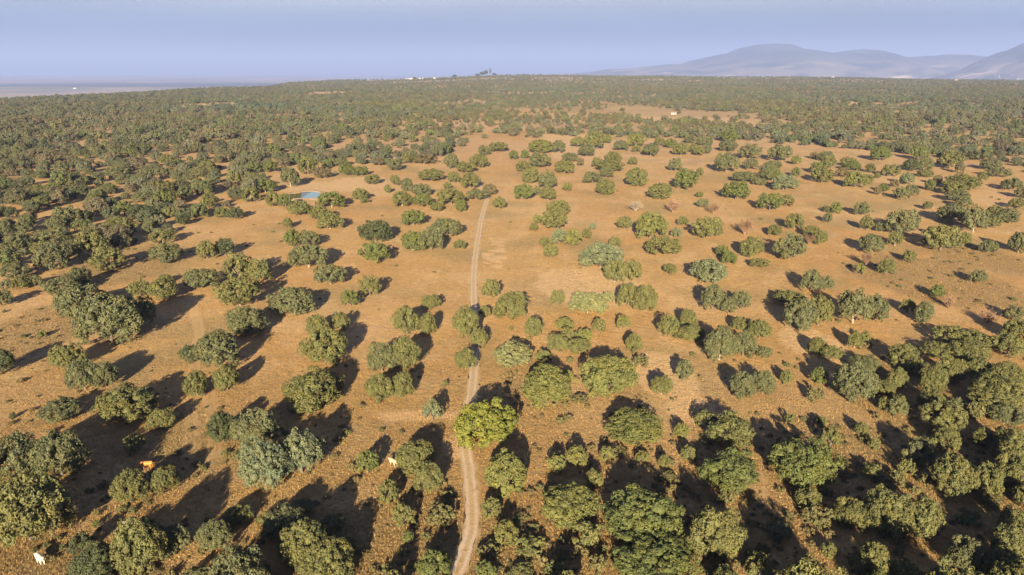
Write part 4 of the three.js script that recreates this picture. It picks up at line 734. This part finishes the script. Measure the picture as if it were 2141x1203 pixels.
youngOak(12.66, -158.6, 1.58, 1.66, 1.62, 'o', 'tall olive-green young oak right of the track, fifty-five percent across, fifty-eight down');
youngOak(28.97, -112.53, 1.26, 1.13, 1.13, 'y', 'round yellowish green young oak on the right meadow, sixty-seven percent across, seventy-five down');
youngOak(6.77, -145.7, 1.63, 1.36, 1.36, 'y', 'round yellowish green young oak right of the track, fifty-three percent across, sixty-two down');
youngOak(-13.83, -83.24, 0.82, 0.86, 0.87, 'm', 'tall mid-green young oak left of the track, forty percent across, ninety-three down');
youngOak(68.51, -122.73, 1.18, 1.24, 1.23, 'o', 'tall olive-green young oak on the right meadow, eighty-six percent across, seventy down');
youngOak(54.97, -135.18, 1.35, 1.31, 1.29, 'o', 'round olive-green young oak on the right meadow, seventy-seven percent across, sixty-six down');
youngOak(20.8, -104.03, 1.14, 0.89, 0.91, 'y', 'broad yellowish green young oak on the right meadow, sixty-three percent across, eighty down');
youngOak(54.88, -148.35, 1.44, 1.19, 1.19, 'g', 'round grey-green young oak on the right meadow, seventy-five percent across, sixty-one down');
youngOak(-6.98, -176.35, 1.38, 1.45, 1.42, 'o', 'tall olive-green young oak on the track edge, forty-seven percent across, fifty-four down');
youngOak(49.71, -80.41, 0.62, 0.65, 0.67, 'o', 'tall olive-green young oak along the bottom edge, eighty-eight percent across, ninety-six down');
youngOak(107.16, -216.93, 1.48, 1.55, 1.52, 'y', 'tall yellowish green young oak on the right meadow, eighty-four percent across, forty-seven down');
youngOak(25.93, -188.06, 1.44, 1.52, 1.49, 'p', 'tall pale green young oak right of the track, fifty-nine percent across, fifty-two down');
youngOak(61.03, -163.82, 0.87, 0.91, 0.91, 'o', 'tall olive-green young oak on the right meadow, seventy-five percent across, fifty-seven down');
youngOak(81.29, -158.07, 1.2, 1.24, 1.22, 'y', 'tall yellowish green young oak on the right meadow, eighty-five percent across, fifty-nine down');
youngOak(56.23, -149.42, 0.85, 0.89, 0.9, 'g', 'tall grey-green young oak on the right meadow, seventy-five percent across, sixty-one down');
bush(9.89, -83.14, 1.84, 1.61, 1.37, 'o', 'round olive-green shrub right of the track, fifty-seven percent across, ninety-three down');
bush(-10.04, -87.91, 2.04, 1.27, 1.08, 'b', 'broad brown-green shrub beside the track, forty-three percent across, ninety down');
bush(2.16, -81.77, 2.13, 0.89, 0.76, 'o', 'low olive-green shrub right of the track, fifty-two percent across, ninety-five down');
bush(42.18, -87.58, 1.87, 1.23, 1.05, 'b', 'broad brown-green shrub along the bottom edge, eighty percent across, ninety down');
bush(-34.23, -130.39, 1.96, 2.05, 1.75, 'b', 'tall brown-green shrub left of the track, thirty-three percent across, sixty-seven down');
bush(-3.07, -80.76, 1.4, 0.76, 0.65, 'b', 'low brown-green shrub beside the track, forty-eight percent across, ninety-six down');
bush(10.77, -77.71, 1.16, 1.06, 0.9, 'b', 'round brown-green shrub right of the track, fifty-eight percent across, ninety-eight down');
bush(5.3, -76.51, 1.15, 1.05, 0.89, 'o', 'round olive-green shrub right of the track, fifty-four percent across, ninety-nine down');
bush(1.36, -77.04, 1.35, 0.57, 0.48, 'o', 'low olive-green shrub right of the track, fifty-one percent across, ninety-nine down');
bush(69.04, -92.21, 1.57, 0.84, 0.72, 'b', 'low brown-green shrub near the right edge, ninety-seven percent across, eighty-seven down');
bush(83.18, -119.3, 1.42, 1.49, 1.27, 'b', 'tall brown-green shrub near the right edge, ninety-five percent across, seventy-two down');
bush(58.14, -97.61, 1.41, 0.98, 0.84, 'b', 'broad brown-green shrub on the right meadow, eighty-eight percent across, eighty-three down');
bush(23.94, -98.26, 1.53, 0.68, 0.58, 'b', 'low brown-green shrub on the right meadow, sixty-five percent across, eighty-three down');
bush(60.98, -100.35, 1.22, 1.27, 1.08, 'o', 'tall olive-green shrub on the right meadow, eighty-nine percent across, eighty-one down');
bush(31.16, -92.87, 1.24, 0.96, 0.82, 'b', 'broad brown-green shrub on the right meadow, seventy-one percent across, eighty-six down');
bush(57.43, -126.81, 1.57, 1.36, 1.16, 'b', 'round brown-green shrub on the right meadow, eighty percent across, sixty-nine down');
bush(62.89, -87.64, 1.39, 0.59, 0.5, 'o', 'low olive-green shrub near the right edge, ninety-four percent across, ninety down');
bush(17.15, -106.36, 1.52, 0.64, 0.54, 'b', 'low brown-green shrub right of the track, sixty percent across, seventy-nine down');
bush(59.76, -108.36, 0.92, 0.97, 0.82, 'o', 'tall olive-green shrub on the right meadow, eighty-five percent across, seventy-seven down');
bush(27.42, -143.96, 1.65, 1.09, 0.93, 'b', 'broad brown-green shrub on the right meadow, sixty-three percent across, sixty-three down');
bush(62.36, -97.58, 0.9, 0.94, 0.8, 'b', 'tall brown-green shrub on the right meadow, ninety percent across, eighty-three down');
bush(12.8, -126.22, 1.61, 0.68, 0.58, 'b', 'low brown-green shrub right of the track, fifty-seven percent across, sixty-nine down');
bush(2.89, -81.81, 1.01, 0.43, 0.36, 'o', 'low olive-green shrub right of the track, fifty-two percent across, ninety-five down, the nearer one');
bush(49.28, -117.76, 0.88, 0.93, 0.79, 'o', 'tall olive-green shrub on the right meadow, seventy-seven percent across, seventy-three down');
bush(54.52, -116.83, 1.03, 0.8, 0.68, 'm', 'broad mid-green shrub on the right meadow, eighty percent across, seventy-three down');
bush(-57.01, -86.84, 0.5, 0.53, 0.45, 'm', 'tall mid-green shrub along the bottom edge, nine percent across, ninety-one down');
bush(-110.37, -161.49, 0.97, 0.79, 0.67, 'm', 'round mid-green shrub near the left edge, four percent across, fifty-eight down');
bush(-89.82, -119.38, 0.56, 0.59, 0.5, 'd', 'tall dark green shrub near the left edge, one percent across, seventy-two down');
bush(-69.77, -343.38, 2.08, 1.31, 1.12, 'm', 'broad mid-green shrub right of the pond, thirty-six percent across, thirty-five down');
deadShrub(117.61, -171.16, 2.5, 1.37, 'r', 'withered reddish-brown shrub near the right edge, ninety-six percent across, fifty-five down');
deadShrub(88.76, -273.24, 2.98, 2.67, 'r', 'withered reddish-brown shrub on the right meadow, seventy-three percent across, forty down');
deadShrub(113.28, -226.26, 2.03, 2.14, 'r', 'withered reddish-brown shrub on the right meadow, eighty-five percent across, forty-five down');
deadShrub(71.17, -318.51, 3.58, 2.4, 'r', 'withered reddish-brown shrub on the right meadow, sixty-six percent across, thirty-six down');
deadShrub(90.33, -274.44, 2.14, 2.25, 'r', 'withered reddish-brown shrub on the right meadow, seventy-three percent across, forty down, the nearer one');
deadShrub(54.99, -322.57, 3.49, 2.01, 'w', 'bare grey leafless shrub right of the track, sixty-two percent across, thirty-six down');
deadShrub(88.39, -316.75, 3.43, 1.83, 'r', 'withered reddish-brown shrub on the right meadow, seventy percent across, thirty-six down');
deadShrub(115.12, -182.88, 1.53, 1.47, 'r', 'withered reddish-brown shrub near the right edge, ninety-three percent across, fifty-three down');
deadShrub(106.99, -257.05, 2.21, 1.7, 'r', 'withered reddish-brown shrub on the right meadow, seventy-nine percent across, forty-two down');
more(-174.59, -294.44, 2.96, 2.63, 2.56, 'd');
more(206.79, -331.32, 3.85, 2.5, 2.49, 'g');
more(-152.58, -401.94, 3.85, 3.64, 3.52, 'o');
more(-140.62, -200.64, 2.15, 1.74, 1.72, 'o');
more(189.28, -352.62, 3.8, 2.81, 2.77, 'g');
more(-213.15, -326.86, 3.53, 2.61, 2.58, 'o');
more(-169.69, -454, 4.84, 3.59, 3.52, 'g');
more(205.49, -307.09, 3.33, 2.46, 2.43, 'o');
more(-149.24, -453.67, 5.38, 3.2, 3.2, 'm');
more(137.41, -207.22, 2.17, 1.79, 1.77, 'g');
more(151.26, -312.67, 3.03, 2.78, 2.71, 'g');
more(35.7, -565.29, 5.53, 4.68, 4.54, 'g');
more(-10.55, -572.56, 7.41, 3.53, 3.6, 'o');
more(-73.5, -352.51, 4.11, 2.49, 2.5, 'o');
more(-199.48, -283.56, 3.23, 2.1, 2.1, 'g');
more(126.83, -334.48, 3.67, 2.52, 2.5, 'o');
more(78.78, -225, 2.91, 1.4, 1.46, 'o');
more(-110.34, -427.3, 4.74, 3.02, 3, 'r');
more(249.69, -459.77, 4.53, 3.64, 3.56, 'd');
more(-211.26, -304.48, 3.06, 2.45, 2.41, 'd');
more(-211.73, -359.72, 3.58, 2.87, 2.82, 'd');
more(-202.26, -395.11, 3.92, 3.15, 3.08, 'g');
more(116.93, -192.49, 1.8, 1.76, 1.72, 'm');
more(101.6, -457.31, 3.96, 4.01, 3.86, 'g');
more(151.19, -465.28, 4.96, 3.29, 3.26, 'g');
more(-145.56, -307.02, 3.33, 2.19, 2.19, 'o');
more(112.84, -270.06, 2.84, 1.98, 1.98, 'o');
more(-138.4, -203.82, 2.19, 1.51, 1.52, 'g');
more(-5.64, -328.38, 3.29, 2.49, 2.45, 'o');
more(-145.32, -408.22, 4.24, 2.9, 2.87, 'g');
more(-73.53, -462.4, 4.78, 3.27, 3.23, 'g');
more(70.15, -229.01, 2.01, 2.07, 2.02, 'm');
more(186.91, -448.28, 4.6, 3.18, 3.14, 'm');
more(217.18, -401.6, 3.85, 3.03, 2.97, 's');
more(99.99, -272.83, 2.93, 1.87, 1.88, 'o');
more(-54.54, -378.79, 3.25, 3.19, 3.08, 'g');
more(129.86, -231.62, 2.16, 1.87, 1.84, 'o');
more(-133.62, -291.82, 2.94, 2.09, 2.08, 'd');
more(-70.35, -497.18, 4.3, 3.94, 3.81, 'o');
more(-91.11, -438.35, 4.89, 2.65, 2.68, 'm');
more(-255.74, -377.89, 5.57, 2.34, 2.44, 'd');
more(-272.2, -464.63, 6.8, 2.85, 2.96, 'g');
more(-160.56, -384.34, 4, 2.5, 2.5, 'o');
more(213.84, -461.93, 5.29, 2.68, 2.73, 'm');
more(-214.1, -403.48, 4.32, 2.52, 2.54, 'g');
more(-77.03, -403.53, 4.32, 2.51, 2.53, 'o');
more(160.53, -620.53, 6.55, 3.85, 3.84, 'g');
more(-22.84, -321.01, 2.9, 2.44, 2.39, 'm');
more(6.59, -456.61, 4.5, 3.04, 3.01, 'o');
more(85.31, -581.99, 5.97, 3.62, 3.6, 'g');
more(192.86, -287.05, 2.66, 2.07, 2.05, 'o');
more(-123.53, -307.06, 2.83, 2.21, 2.18, 'm');
more(-139.71, -275.76, 2.39, 2.14, 2.1, 'g');
more(204.22, -297.41, 4.39, 1.84, 1.93, 'g');
more(-231.07, -493.26, 4.7, 3.21, 3.17, 'o');
more(-32.5, -408.49, 3.39, 3.09, 3, 'o');
more(216.98, -510.16, 5.01, 3.18, 3.17, 'g');
more(229.96, -329.67, 3.25, 2.08, 2.09, 'o');
more(-11.09, -365.94, 3.05, 2.72, 2.65, 'r');
more(-141.89, -281.36, 2.34, 2.12, 2.07, 'g');
more(39.92, -507.85, 5.23, 2.86, 2.89, 'g');
more(-274.84, -448.5, 3.71, 3.2, 3.11, 'g');
more(199.3, -363.3, 3.03, 2.61, 2.55, 'g');
more(-238.12, -378.08, 4.06, 2.04, 2.09, 'm');
more(-207.3, -374.19, 4.02, 2.02, 2.07, 'm');
more(55.52, -429.93, 3.74, 2.88, 2.83, 'g');
more(-206.02, -432.31, 3.93, 2.71, 2.69, 'g');
more(53.89, -610.81, 5.49, 3.8, 3.75, 'y');
more(48.88, -217.79, 2.06, 1.35, 1.37, 'o');
more(220.76, -483.17, 4.95, 2.61, 2.65, 'o');
more(141.87, -316.26, 2.28, 2.39, 2.31, 'm');
more(71.12, -240.18, 2.02, 1.68, 1.67, 'm');
more(193.68, -429.81, 3.74, 2.7, 2.67, 'r');
more(27.77, -266.45, 2.28, 1.76, 1.75, 'o');
more(167, -470.72, 4.98, 2.34, 2.4, 'g');
more(218.6, -380.94, 2.56, 2.69, 2.6, 'm');
more(12.09, -254.25, 2.3, 1.52, 1.53, 'o');
more(-139.32, -366.86, 3.06, 2.32, 2.29, 'g');
more(-20.83, -548.14, 4.51, 3.43, 3.36, 'g');
more(-33.59, -322.26, 2.84, 1.9, 1.9, 'o');
more(143.45, -278.57, 2.23, 1.85, 1.83, 'g');
more(-63.72, -398.54, 2.65, 2.78, 2.68, 'o');
more(-188.95, -331.17, 2.94, 1.9, 1.91, 'd');
more(128.77, -600.99, 4.93, 3.5, 3.45, 'm');
more(-102.36, -207.08, 1.83, 1.2, 1.22, 'o');
more(36.49, -253.52, 1.93, 1.69, 1.67, 'o');
more(232.93, -399.86, 2.69, 2.82, 2.72, 'r');
more(273.64, -449.08, 3, 3.15, 3.04, 'r');
more(153.7, -641.9, 5.51, 3.47, 3.45, 'g');
more(130.13, -296.74, 2.14, 2.03, 1.99, 'g');
more(-18.35, -250.56, 2.16, 1.42, 1.43, 'o');
more(-89.26, -285.55, 2.04, 1.97, 1.92, 'o');
more(12.24, -364.15, 2.16, 2.27, 2.2, 'g');
more(196.08, -403.76, 2.9, 2.56, 2.5, 'o');
more(138.05, -544.35, 3.83, 3.41, 3.31, 'o');
more(55.17, -477.57, 3.38, 3.01, 2.92, 'o');
more(61.73, -269.14, 2.01, 1.67, 1.65, 's');
more(87.24, -331.26, 2.51, 1.97, 1.95, 'g');
more(243.5, -431.93, 3.93, 1.99, 2.03, 'o');
more(1.01, -521.24, 3.71, 3.06, 2.99, 'm');
more(138.77, -565.11, 3.75, 3.54, 3.42, 'o');
more(265.45, -412.97, 2.77, 2.62, 2.54, 'o');
more(123.35, -620.95, 4.6, 3.37, 3.31, 'o');
more(146.57, -556.72, 3.52, 3.49, 3.37, 'g');
more(167.51, -432.61, 2.72, 2.74, 2.65, 'm');
more(220.13, -451.11, 3.02, 2.66, 2.6, 'o');
more(192.07, -376.33, 2.72, 2.07, 2.05, 'm');
more(-182.8, -285.67, 2.32, 1.4, 1.43, 'o');
more(135.45, -398.93, 3.32, 1.84, 1.87, 'g');
more(69.14, -291, 1.99, 1.69, 1.67, 'o');
more(28.74, -379.57, 2.56, 2.15, 2.12, 'o');
more(10.5, -294.45, 1.77, 1.86, 1.81, 'y');
more(9.06, -525.83, 2.87, 3.02, 2.91, 'm');
more(-243.65, -374.41, 2.52, 2.07, 2.04, 'o');
more(189.2, -490.33, 2.88, 2.89, 2.79, 'm');
more(187.57, -326.6, 2.24, 1.67, 1.67, 'g');
more(31.64, -281.76, 1.34, 1.41, 1.38, 's');
more(82.43, -638.43, 3.47, 3.64, 3.5, 'm');
more(160.8, -274.5, 1.79, 1.37, 1.37, 'o');
more(8.51, -280.08, 1.6, 1.57, 1.55, 'o');
more(206.03, -392.68, 2.33, 2, 1.97, 'r');
more(44.96, -483.46, 2.46, 2.58, 2.49, 'r');
more(184.43, -367.23, 1.89, 1.98, 1.93, 'r');
more(80.65, -490.12, 2.68, 2.48, 2.42, 'o');
more(95.72, -568.91, 3.33, 2.63, 2.59, 'y');
more(-63.75, -373.3, 1.86, 1.95, 1.9, 'o');
more(-188.05, -264.02, 1.73, 1.09, 1.11, 'g');
more(112.05, -437.6, 2.23, 2.23, 2.17, 'o');
more(214.55, -524.84, 2.66, 2.44, 2.38, 'r');
more(-34.19, -386.27, 2.14, 1.65, 1.64, 'o');
more(139.21, -319.76, 1.78, 1.32, 1.33, 'm');
more(92.66, -359.27, 1.99, 1.38, 1.39, 'o');
more(212.13, -425.28, 1.66, 1.75, 1.71, 'o');

// ---------------------------------------------------------------- the woodland behind, too many to count
{
  const wood = group('oak_woodland', 0, 0, 0); wood.userData.kind = 'stuff'; tag(wood, 'grey-green oak woodland stretching from the open meadow to the far ridge', 'woodland');
  const lists = [...FAR, ...MID].map(() => []), r = rng(77), hue = [[0.076, 0.083, 0.038], [0.090, 0.092, 0.040], [0.064, 0.076, 0.038], [0.078, 0.094, 0.032], [0.098, 0.087, 0.050], [0.090, 0.098, 0.056]];
  const seen = new Map(), key = (x, z) => Math.floor(x / 12) + ',' + Math.floor(z / 12);
  const put = (x, z, R, v, c, set, col) => {
    const k = set === FAR ? Math.floor(r() * FAR.length) : FAR.length + Math.floor(r() * MID.length);
    const m = new THREE.Matrix4().compose(new THREE.Vector3(x, height(x, z) + c, z), new THREE.Quaternion().setFromAxisAngle(new THREE.Vector3(0, 1, 0), r() * 6.283), new THREE.Vector3(R * (0.9 + 0.2 * r()), v / 0.75, R * (0.9 + 0.2 * r())));
    lists[k].push([m, col]);
  };
  const remember = (x, z, R) => { const k = key(x, z); if (!seen.has(k)) seen.set(k, []); seen.get(k).push([x, z, R]); };
  const free = (x, z, R) => { for (let i = -1; i <= 1; i++) for (let j = -1; j <= 1; j++) for (const [a, b, q] of seen.get(key(x + i * 12, z + j * 12)) ?? []) if (Math.hypot(a - x, b - z) < (q + R) * 0.78) return false; return true; };
  for (const [x, z, R] of ALL_TREES) remember(x, z, R);
  const tint = (x, z) => { const k = hue[Math.floor(r() * hue.length)], s = 0.82 + 0.36 * r(), g = fbm(x / 260, z / 260, 101) ; return [k[0] * s * (1 + 0.3 * g), k[1] * s, k[2] * s * (1 - 0.4 * g)]; };
  for (const [x, z, R, v, c, tone] of REST) { const k = TONES[tone], s = 0.9 + 0.2 * r(); put(x, z, R, v, c, MID, [k[0] * s, k[1] * s, k[2] * s]); }
  const crossed = (poly, x, z) => { let q = false; for (let i = 0, j = poly.length - 1; i < poly.length; j = i++) { const [xi, zi] = poly[i], [xj, zj] = poly[j]; if ((zi > z) !== (zj > z) && x < (xj - xi) * (z - zi) / (zj - zi) + xi) q = !q; } return q; };
  let n = 0;
  for (let D = 170; D < 5200;) {
    const step = D < 1300 ? 8.6 : D < 2400 ? 10.5 : 12.5;
    for (let x = -D * 0.80 - 20; x < D * 0.80 + 20; x += step) {
      const px = x + (r() - 0.5) * step * 1.1, pz = -D + (r() - 0.5) * step * 1.1, a = r(), b = r(), R0 = r();
      if (crossed(OPEN, px, pz)) continue;
      const left = smooth(-40, -260, px / Math.max(1, D / 500)), far = smooth(600, 1400, D);
      let p = 0.53 + 0.42 * fbm(px / 120, pz / 150, 103) * 2 + 0.12 * left + 0.1 * far;
      p *= 1 - 0.93 * patchAmount(CLEARINGS, px, pz, 0.3);
      p *= 1 - 0.96 * smooth(0.12, 0.45, fallAway(px, -pz));
      p *= 1 - 0.72 * smooth(2400, 3500, D) * smooth(-0.12, 0.1, fbm(px / 420, pz / 300, 48)) - 0.15 * smooth(2600, 3600, D);
      p *= 1 - 0.85 * smooth(0.1, 0.26, fbm(px / 210, pz / 150, 104)) * smooth(650, 1000, D);
      if (a > p) continue;
      const R = (1.5 + 3.8 * R0 ** 1.15) * (far > 0.5 ? 1.06 : 1) * (crossed(GARRIGUE, px, pz) ? 0.7 : 1); if (!free(px, pz, R)) continue;
      remember(px, pz, R); const v = R * (0.6 + 0.3 * b); n++;
      put(px, pz, R, v, v * 0.86 + 0.15, D < 620 ? MID : FAR, tint(px, pz));
    }
    D += step;
  }
  lists.forEach((list, k) => {
    if (!list.length) return;
    const im = new THREE.InstancedMesh(k < FAR.length ? FAR[k] : MID[k - FAR.length], woodMat ??= mat(1, 1, 1, { vertexColors: true, roughness: 0.75 }), list.length);
    list.forEach(([m, c], i) => { im.setMatrixAt(i, m); im.setColorAt(i, new THREE.Color().setRGB(...c)); });
    im.name = 'crown_mass'; im.userData.kind = 'stuff'; im.castShadow = im.receiveShadow = true; wood.add(im);
  });
  console.log('woodland', n, 'rest', REST.length);
}
var woodMat;

// ---------------------------------------------------------------- dry grass and low scrub
{
  const tuft = (seed, blades) => { const R = rng(seed), f = new Faces(); for (let i = 0; i < blades; i++) { const a = R() * 6.283, l = 0.25 + 0.75 * R(), x = Math.cos(a) * 0.3 * R(), z = Math.sin(a) * 0.3 * R(), w = 0.09, s = 0.8 + 0.4 * R(), b = a + 1.57, c = [s, s, s]; f.tri([x - Math.cos(b) * w, -0.08, z - Math.sin(b) * w], [x + Math.cos(b) * w, -0.08, z + Math.sin(b) * w], [x + Math.cos(a) * l * 0.75, 0.45 + 0.6 * R(), z + Math.sin(a) * l * 0.75], c); } return f.build(); };
  const geos = [tuft(801, 9), tuft(802, 8), tuft(803, 10)], lists = [[], [], []], r = rng(811), path = along(TRACK, 2), grid = new Map();
  for (const p of path) for (let i = -1; i <= 1; i++) for (let j = -1; j <= 1; j++) { const k = Math.floor(p.x / 4 + i) + ',' + Math.floor(p.z / 4 + j); if (!grid.has(k)) grid.set(k, []); grid.get(k).push(p); }
  const onTrack = (x, z, w) => (grid.get(Math.floor(x / 4) + ',' + Math.floor(z / 4)) ?? []).some((p) => Math.hypot(p.x - x, p.z - z) < w);
  const low = new THREE.Vector3(0, 1, 0), q = new THREE.Quaternion();
  for (let i = 0; i < 400000; i++) {
    const D = 66 * Math.pow(420 / 66, Math.pow(r(), 1.12)), x = (r() * 2 - 1) * (D * 0.76 + 10), z = -D, pick = r(), h0 = r(), w0 = r(), yaw = r() * 6.283, cj = r();
    const n = fbm(x / 7, z / 7, 121, 3), rough = clamp(smooth(160, 90, D) * (0.7 + 0.9 * fbm(x / 20, z / 20, 37)) + patchAmount(ROUGH, x, z));
    if (pick > 0.45 + 1.1 * n + 0.3 * rough) continue;
    if (onTrack(x, z, 1.4 + 0.5 * n) && !(onTrack(x, z, 0.45) && pick < 0.16)) continue;
    const h = (0.08 + 0.13 * h0) * (1 + 0.8 * rough * h0), w = h * (1.5 + 1.0 * w0);
    let c = groundColour(x, z); c = mix3(c, cj < 0.25 - 0.18 * rough ? [0.46, 0.30, 0.12] : cj < 0.42 + 0.25 * rough ? [0.20, 0.135, 0.052] : [0.36, 0.215, 0.08], 0.32); const s = 0.70 + 0.24 * h0;
    lists[i % 3].push([new THREE.Matrix4().compose(new THREE.Vector3(x, height(x, z), z), q.setFromAxisAngle(low, yaw), new THREE.Vector3(w, h, w)), [c[0] * s, c[1] * s, c[2] * s]]);
  }
  const lawn = group('dry_grass', 0, 0, 0); lawn.userData.kind = 'stuff'; tag(lawn, 'dry straw-coloured grass tufts covering the open ground', 'grass');
  const gm = mat(1, 1, 1, { vertexColors: true, side: THREE.DoubleSide });
  lists.forEach((list, k) => { const im = new THREE.InstancedMesh(geos[k], gm, list.length); list.forEach(([m, c], i) => { im.setMatrixAt(i, m); im.setColorAt(i, new THREE.Color().setRGB(...c)); }); im.name = 'grass_tuft'; im.userData.kind = 'stuff'; im.castShadow = im.receiveShadow = true; lawn.add(im); });

  const scrub = group('low_scrub', 0, 0, 0); scrub.userData.kind = 'stuff'; tag(scrub, 'low brown-green scrub scattered between the trees in the foreground', 'scrub');
  const sl = bushGeo.map(() => []), rs = rng(821);
  for (let i = 0; i < 9000; i++) {
    const D = 68 + 400 * rs() ** 2.2, x = (rs() * 2 - 1) * (D * 0.76 + 6), z = -D, a = rs(), b = rs(), k = Math.floor(rs() * 4), yaw = rs() * 6.283, cj = rs();
    const n = fbm(x / 16, z / 16, 131, 3), near = smooth(170, 95, D), right = smooth(-25, 20, x) * 0.35, p = 0.16 * near + 0.7 * near * Math.max(0, n * 2 + right) + 0.5 * patchAmount(ROUGH, x, z) + 0.03;
    if (a > p || onTrack(x, z, 2.6)) continue;
    const R = 0.22 + 0.62 * b * b, v = R * (0.5 + 0.3 * cj), c = cj < 0.4 ? [0.115, 0.092, 0.036] : cj < 0.8 ? [0.088, 0.088, 0.030] : [0.135, 0.108, 0.042], s = 0.85 + 0.4 * b;
    sl[k].push([new THREE.Matrix4().compose(new THREE.Vector3(x, height(x, z) + v * 0.6, z), q.setFromAxisAngle(low, yaw), new THREE.Vector3(R, v / 0.75, R)), [c[0] * s, c[1] * s, c[2] * s]]);
  }
  sl.forEach((list, k) => { const im = new THREE.InstancedMesh(bushGeo[k], gm, list.length); list.forEach(([m, c], i) => { im.setMatrixAt(i, m); im.setColorAt(i, new THREE.Color().setRGB(...c)); }); im.name = 'scrub_bush'; im.userData.kind = 'stuff'; im.castShadow = im.receiveShadow = true; scrub.add(im); });
  console.log('tufts', lists.map((l) => l.length), 'scrub', sl.map((l) => l.length));
}

// ---------------------------------------------------------------- a boulder, far farm buildings, ridge pines, the town at the mountain's foot
{
  const g = new THREE.IcosahedronGeometry(1, 3), p = g.attributes.position; for (let i = 0; i < p.count; i++) { const v = new THREE.Vector3().fromBufferAttribute(p, i), s = 1 + 0.3 * fbm(v.x * 1.3 + v.z, v.y * 1.5 - v.z, 141, 3) * 2; p.setXYZ(i, v.x * s, v.y * s * 0.6, v.z * s * 0.8); } g.computeVertexNormals();
  const o = mesh('boulder', g, mat(0.17, 0.16, 0.15), scene); o.position.set(BOULDER[0], 0.2, BOULDER[1]); o.scale.setScalar(0.6); tag(o, 'small grey boulder at the shadow edge left of the bottom oaks', 'boulder');
}
const white = mat(0.54, 0.51, 0.46), tile = mat(0.36, 0.19, 0.12), dark = mat(0.05, 0.05, 0.06), roofGrey = mat(0.5, 0.48, 0.45);
function house(name, x, z, w, h, d, roof, label, turn, windows) {
  const t = group(name, x, height(x, z) - 0.2, z, turn); tag(t, label, 'building');
  const wl = new THREE.BoxGeometry(w, h, d); wl.translate(0, h / 2, 0); mesh('wall', wl, white, t);
  const s = new THREE.Shape([new THREE.Vector2(-d / 2 - 0.4, 0), new THREE.Vector2(d / 2 + 0.4, 0), new THREE.Vector2(0, d * 0.24)]);
  const rg = new THREE.ExtrudeGeometry(s, { depth: w + 0.8, bevelEnabled: false }); rg.rotateY(Math.PI / 2); rg.translate(-w / 2 - 0.4, h + 0.003, 0); mesh('roof', rg, roof, t);
  const dg = new THREE.BoxGeometry(1.4, 2.1, 0.12); dg.translate(w * 0.1, 1.05, d / 2 + 0.03); mesh('door', dg, dark, t);
  for (let i = 0; i < windows; i++) { const wg = new THREE.BoxGeometry(1.3, 1.2, 0.12); wg.translate(-w / 2 + (i + 0.6) * w / windows, h * 0.62, d / 2 + 0.03); if (Math.abs(-w / 2 + (i + 0.6) * w / windows - w * 0.1) > 1.6) mesh('window', wg, dark, t); }
}
house('farm_building', -602.54, -4480, 44, 5, 14, roofGrey, 'long low white farm building on the ridge skyline', 0, 8);
house('farm_building', -540.34, -4500, 30, 5.5, 14, roofGrey, 'white farm shed on the ridge just right of the long building', 0, 6);
house('farm_building', -443.23, -4350, 14, 7, 11, tile, 'white farmhouse on the ridge left of the pines', 0, 4);
house('farm_building', 233.69, -1085, 7, 1.7, 4, roofGrey, 'small white hut in the pale clearing beyond the meadow', 0, 3);
house('farm_building', 2280.33, -3900, 16, 7, 10, tile, 'white cottage near the right end of the far woods', 0, 3);
house('farm_building', 1771.03, -4200, 14, 8, 10, roofGrey, 'tiny white house on the far woodland skyline', 0, 3);
house('farm_building', -5367.73, -9300, 36, 7, 20, roofGrey, 'white barn in the fields of the left-hand plain', 0, 6);
const PINES = [[-177.13, -4520, 17, 27, 'broad dark pine at the left of the ridge clump'], [-155.83, -4560, 13, 34, 'tall dark pine in the middle of the ridge clump'], [-129.52, -4540, 5, 44, 'slender tall pine standing right of the ridge clump'], [-105.81, -4500, 13, 17, 'low pine at the right end of the ridge clump'], [-204.57, -4500, 13, 17, 'small pine at the left foot of the ridge clump'], [-338.49, -4480, 13, 20, 'lone dark pine right of the ridge farmhouse'], [-569.32, -4440, 9, 16, 'lone pine between the ridge farm buildings']];
{
  const rp = rng(151), crowns = [0, 1, 2].map((i) => crownGeometry(900 + i, { boughs: 16, clumps: 7, sprays: 7, size: 0.1, core: 0 }));
  PINES.forEach(([x, z, R, H, label], i) => {
    const t = group('pine_tree', x, height(x, z), z, i); tag(t, label, 'pine tree');
    const c = mesh('crown', crowns[i % 3], leafMat.d, t); c.position.y = H * 0.62; c.scale.set(R, H * 0.38 / 0.75, R);
    const k = mesh('trunk', TRUNK[i % 5], barkMat, t); k.scale.set(R * 0.7, H * 0.62, R * 0.7);
  });
  const town = new THREE.BoxGeometry(1, 1, 1), im = new THREE.InstancedMesh(town, white, 110), m = new THREE.Matrix4(); im.name = 'distant_town'; im.userData.kind = 'stuff'; tag(im, 'tiny pale houses of a town at the foot of the right-hand mountain', 'town'); scene.add(im);
  for (let i = 0; i < 110; i++) { const x = 6800 + 1750 * rp() + 300 * (i % 3), z = -11300 - 600 * rp() - 170 * (i % 4), w = 12 + 16 * rp(); im.setMatrixAt(i, m.compose(new THREE.Vector3(x, Math.max(SLOPE2(x, z), height(x, z)) + 5, z), new THREE.Quaternion().setFromAxisAngle(new THREE.Vector3(0, 1, 0), rp() * 3), new THREE.Vector3(w, 7, 10))); }
  im.castShadow = im.receiveShadow = true;
}
renderer.render(scene, camera);
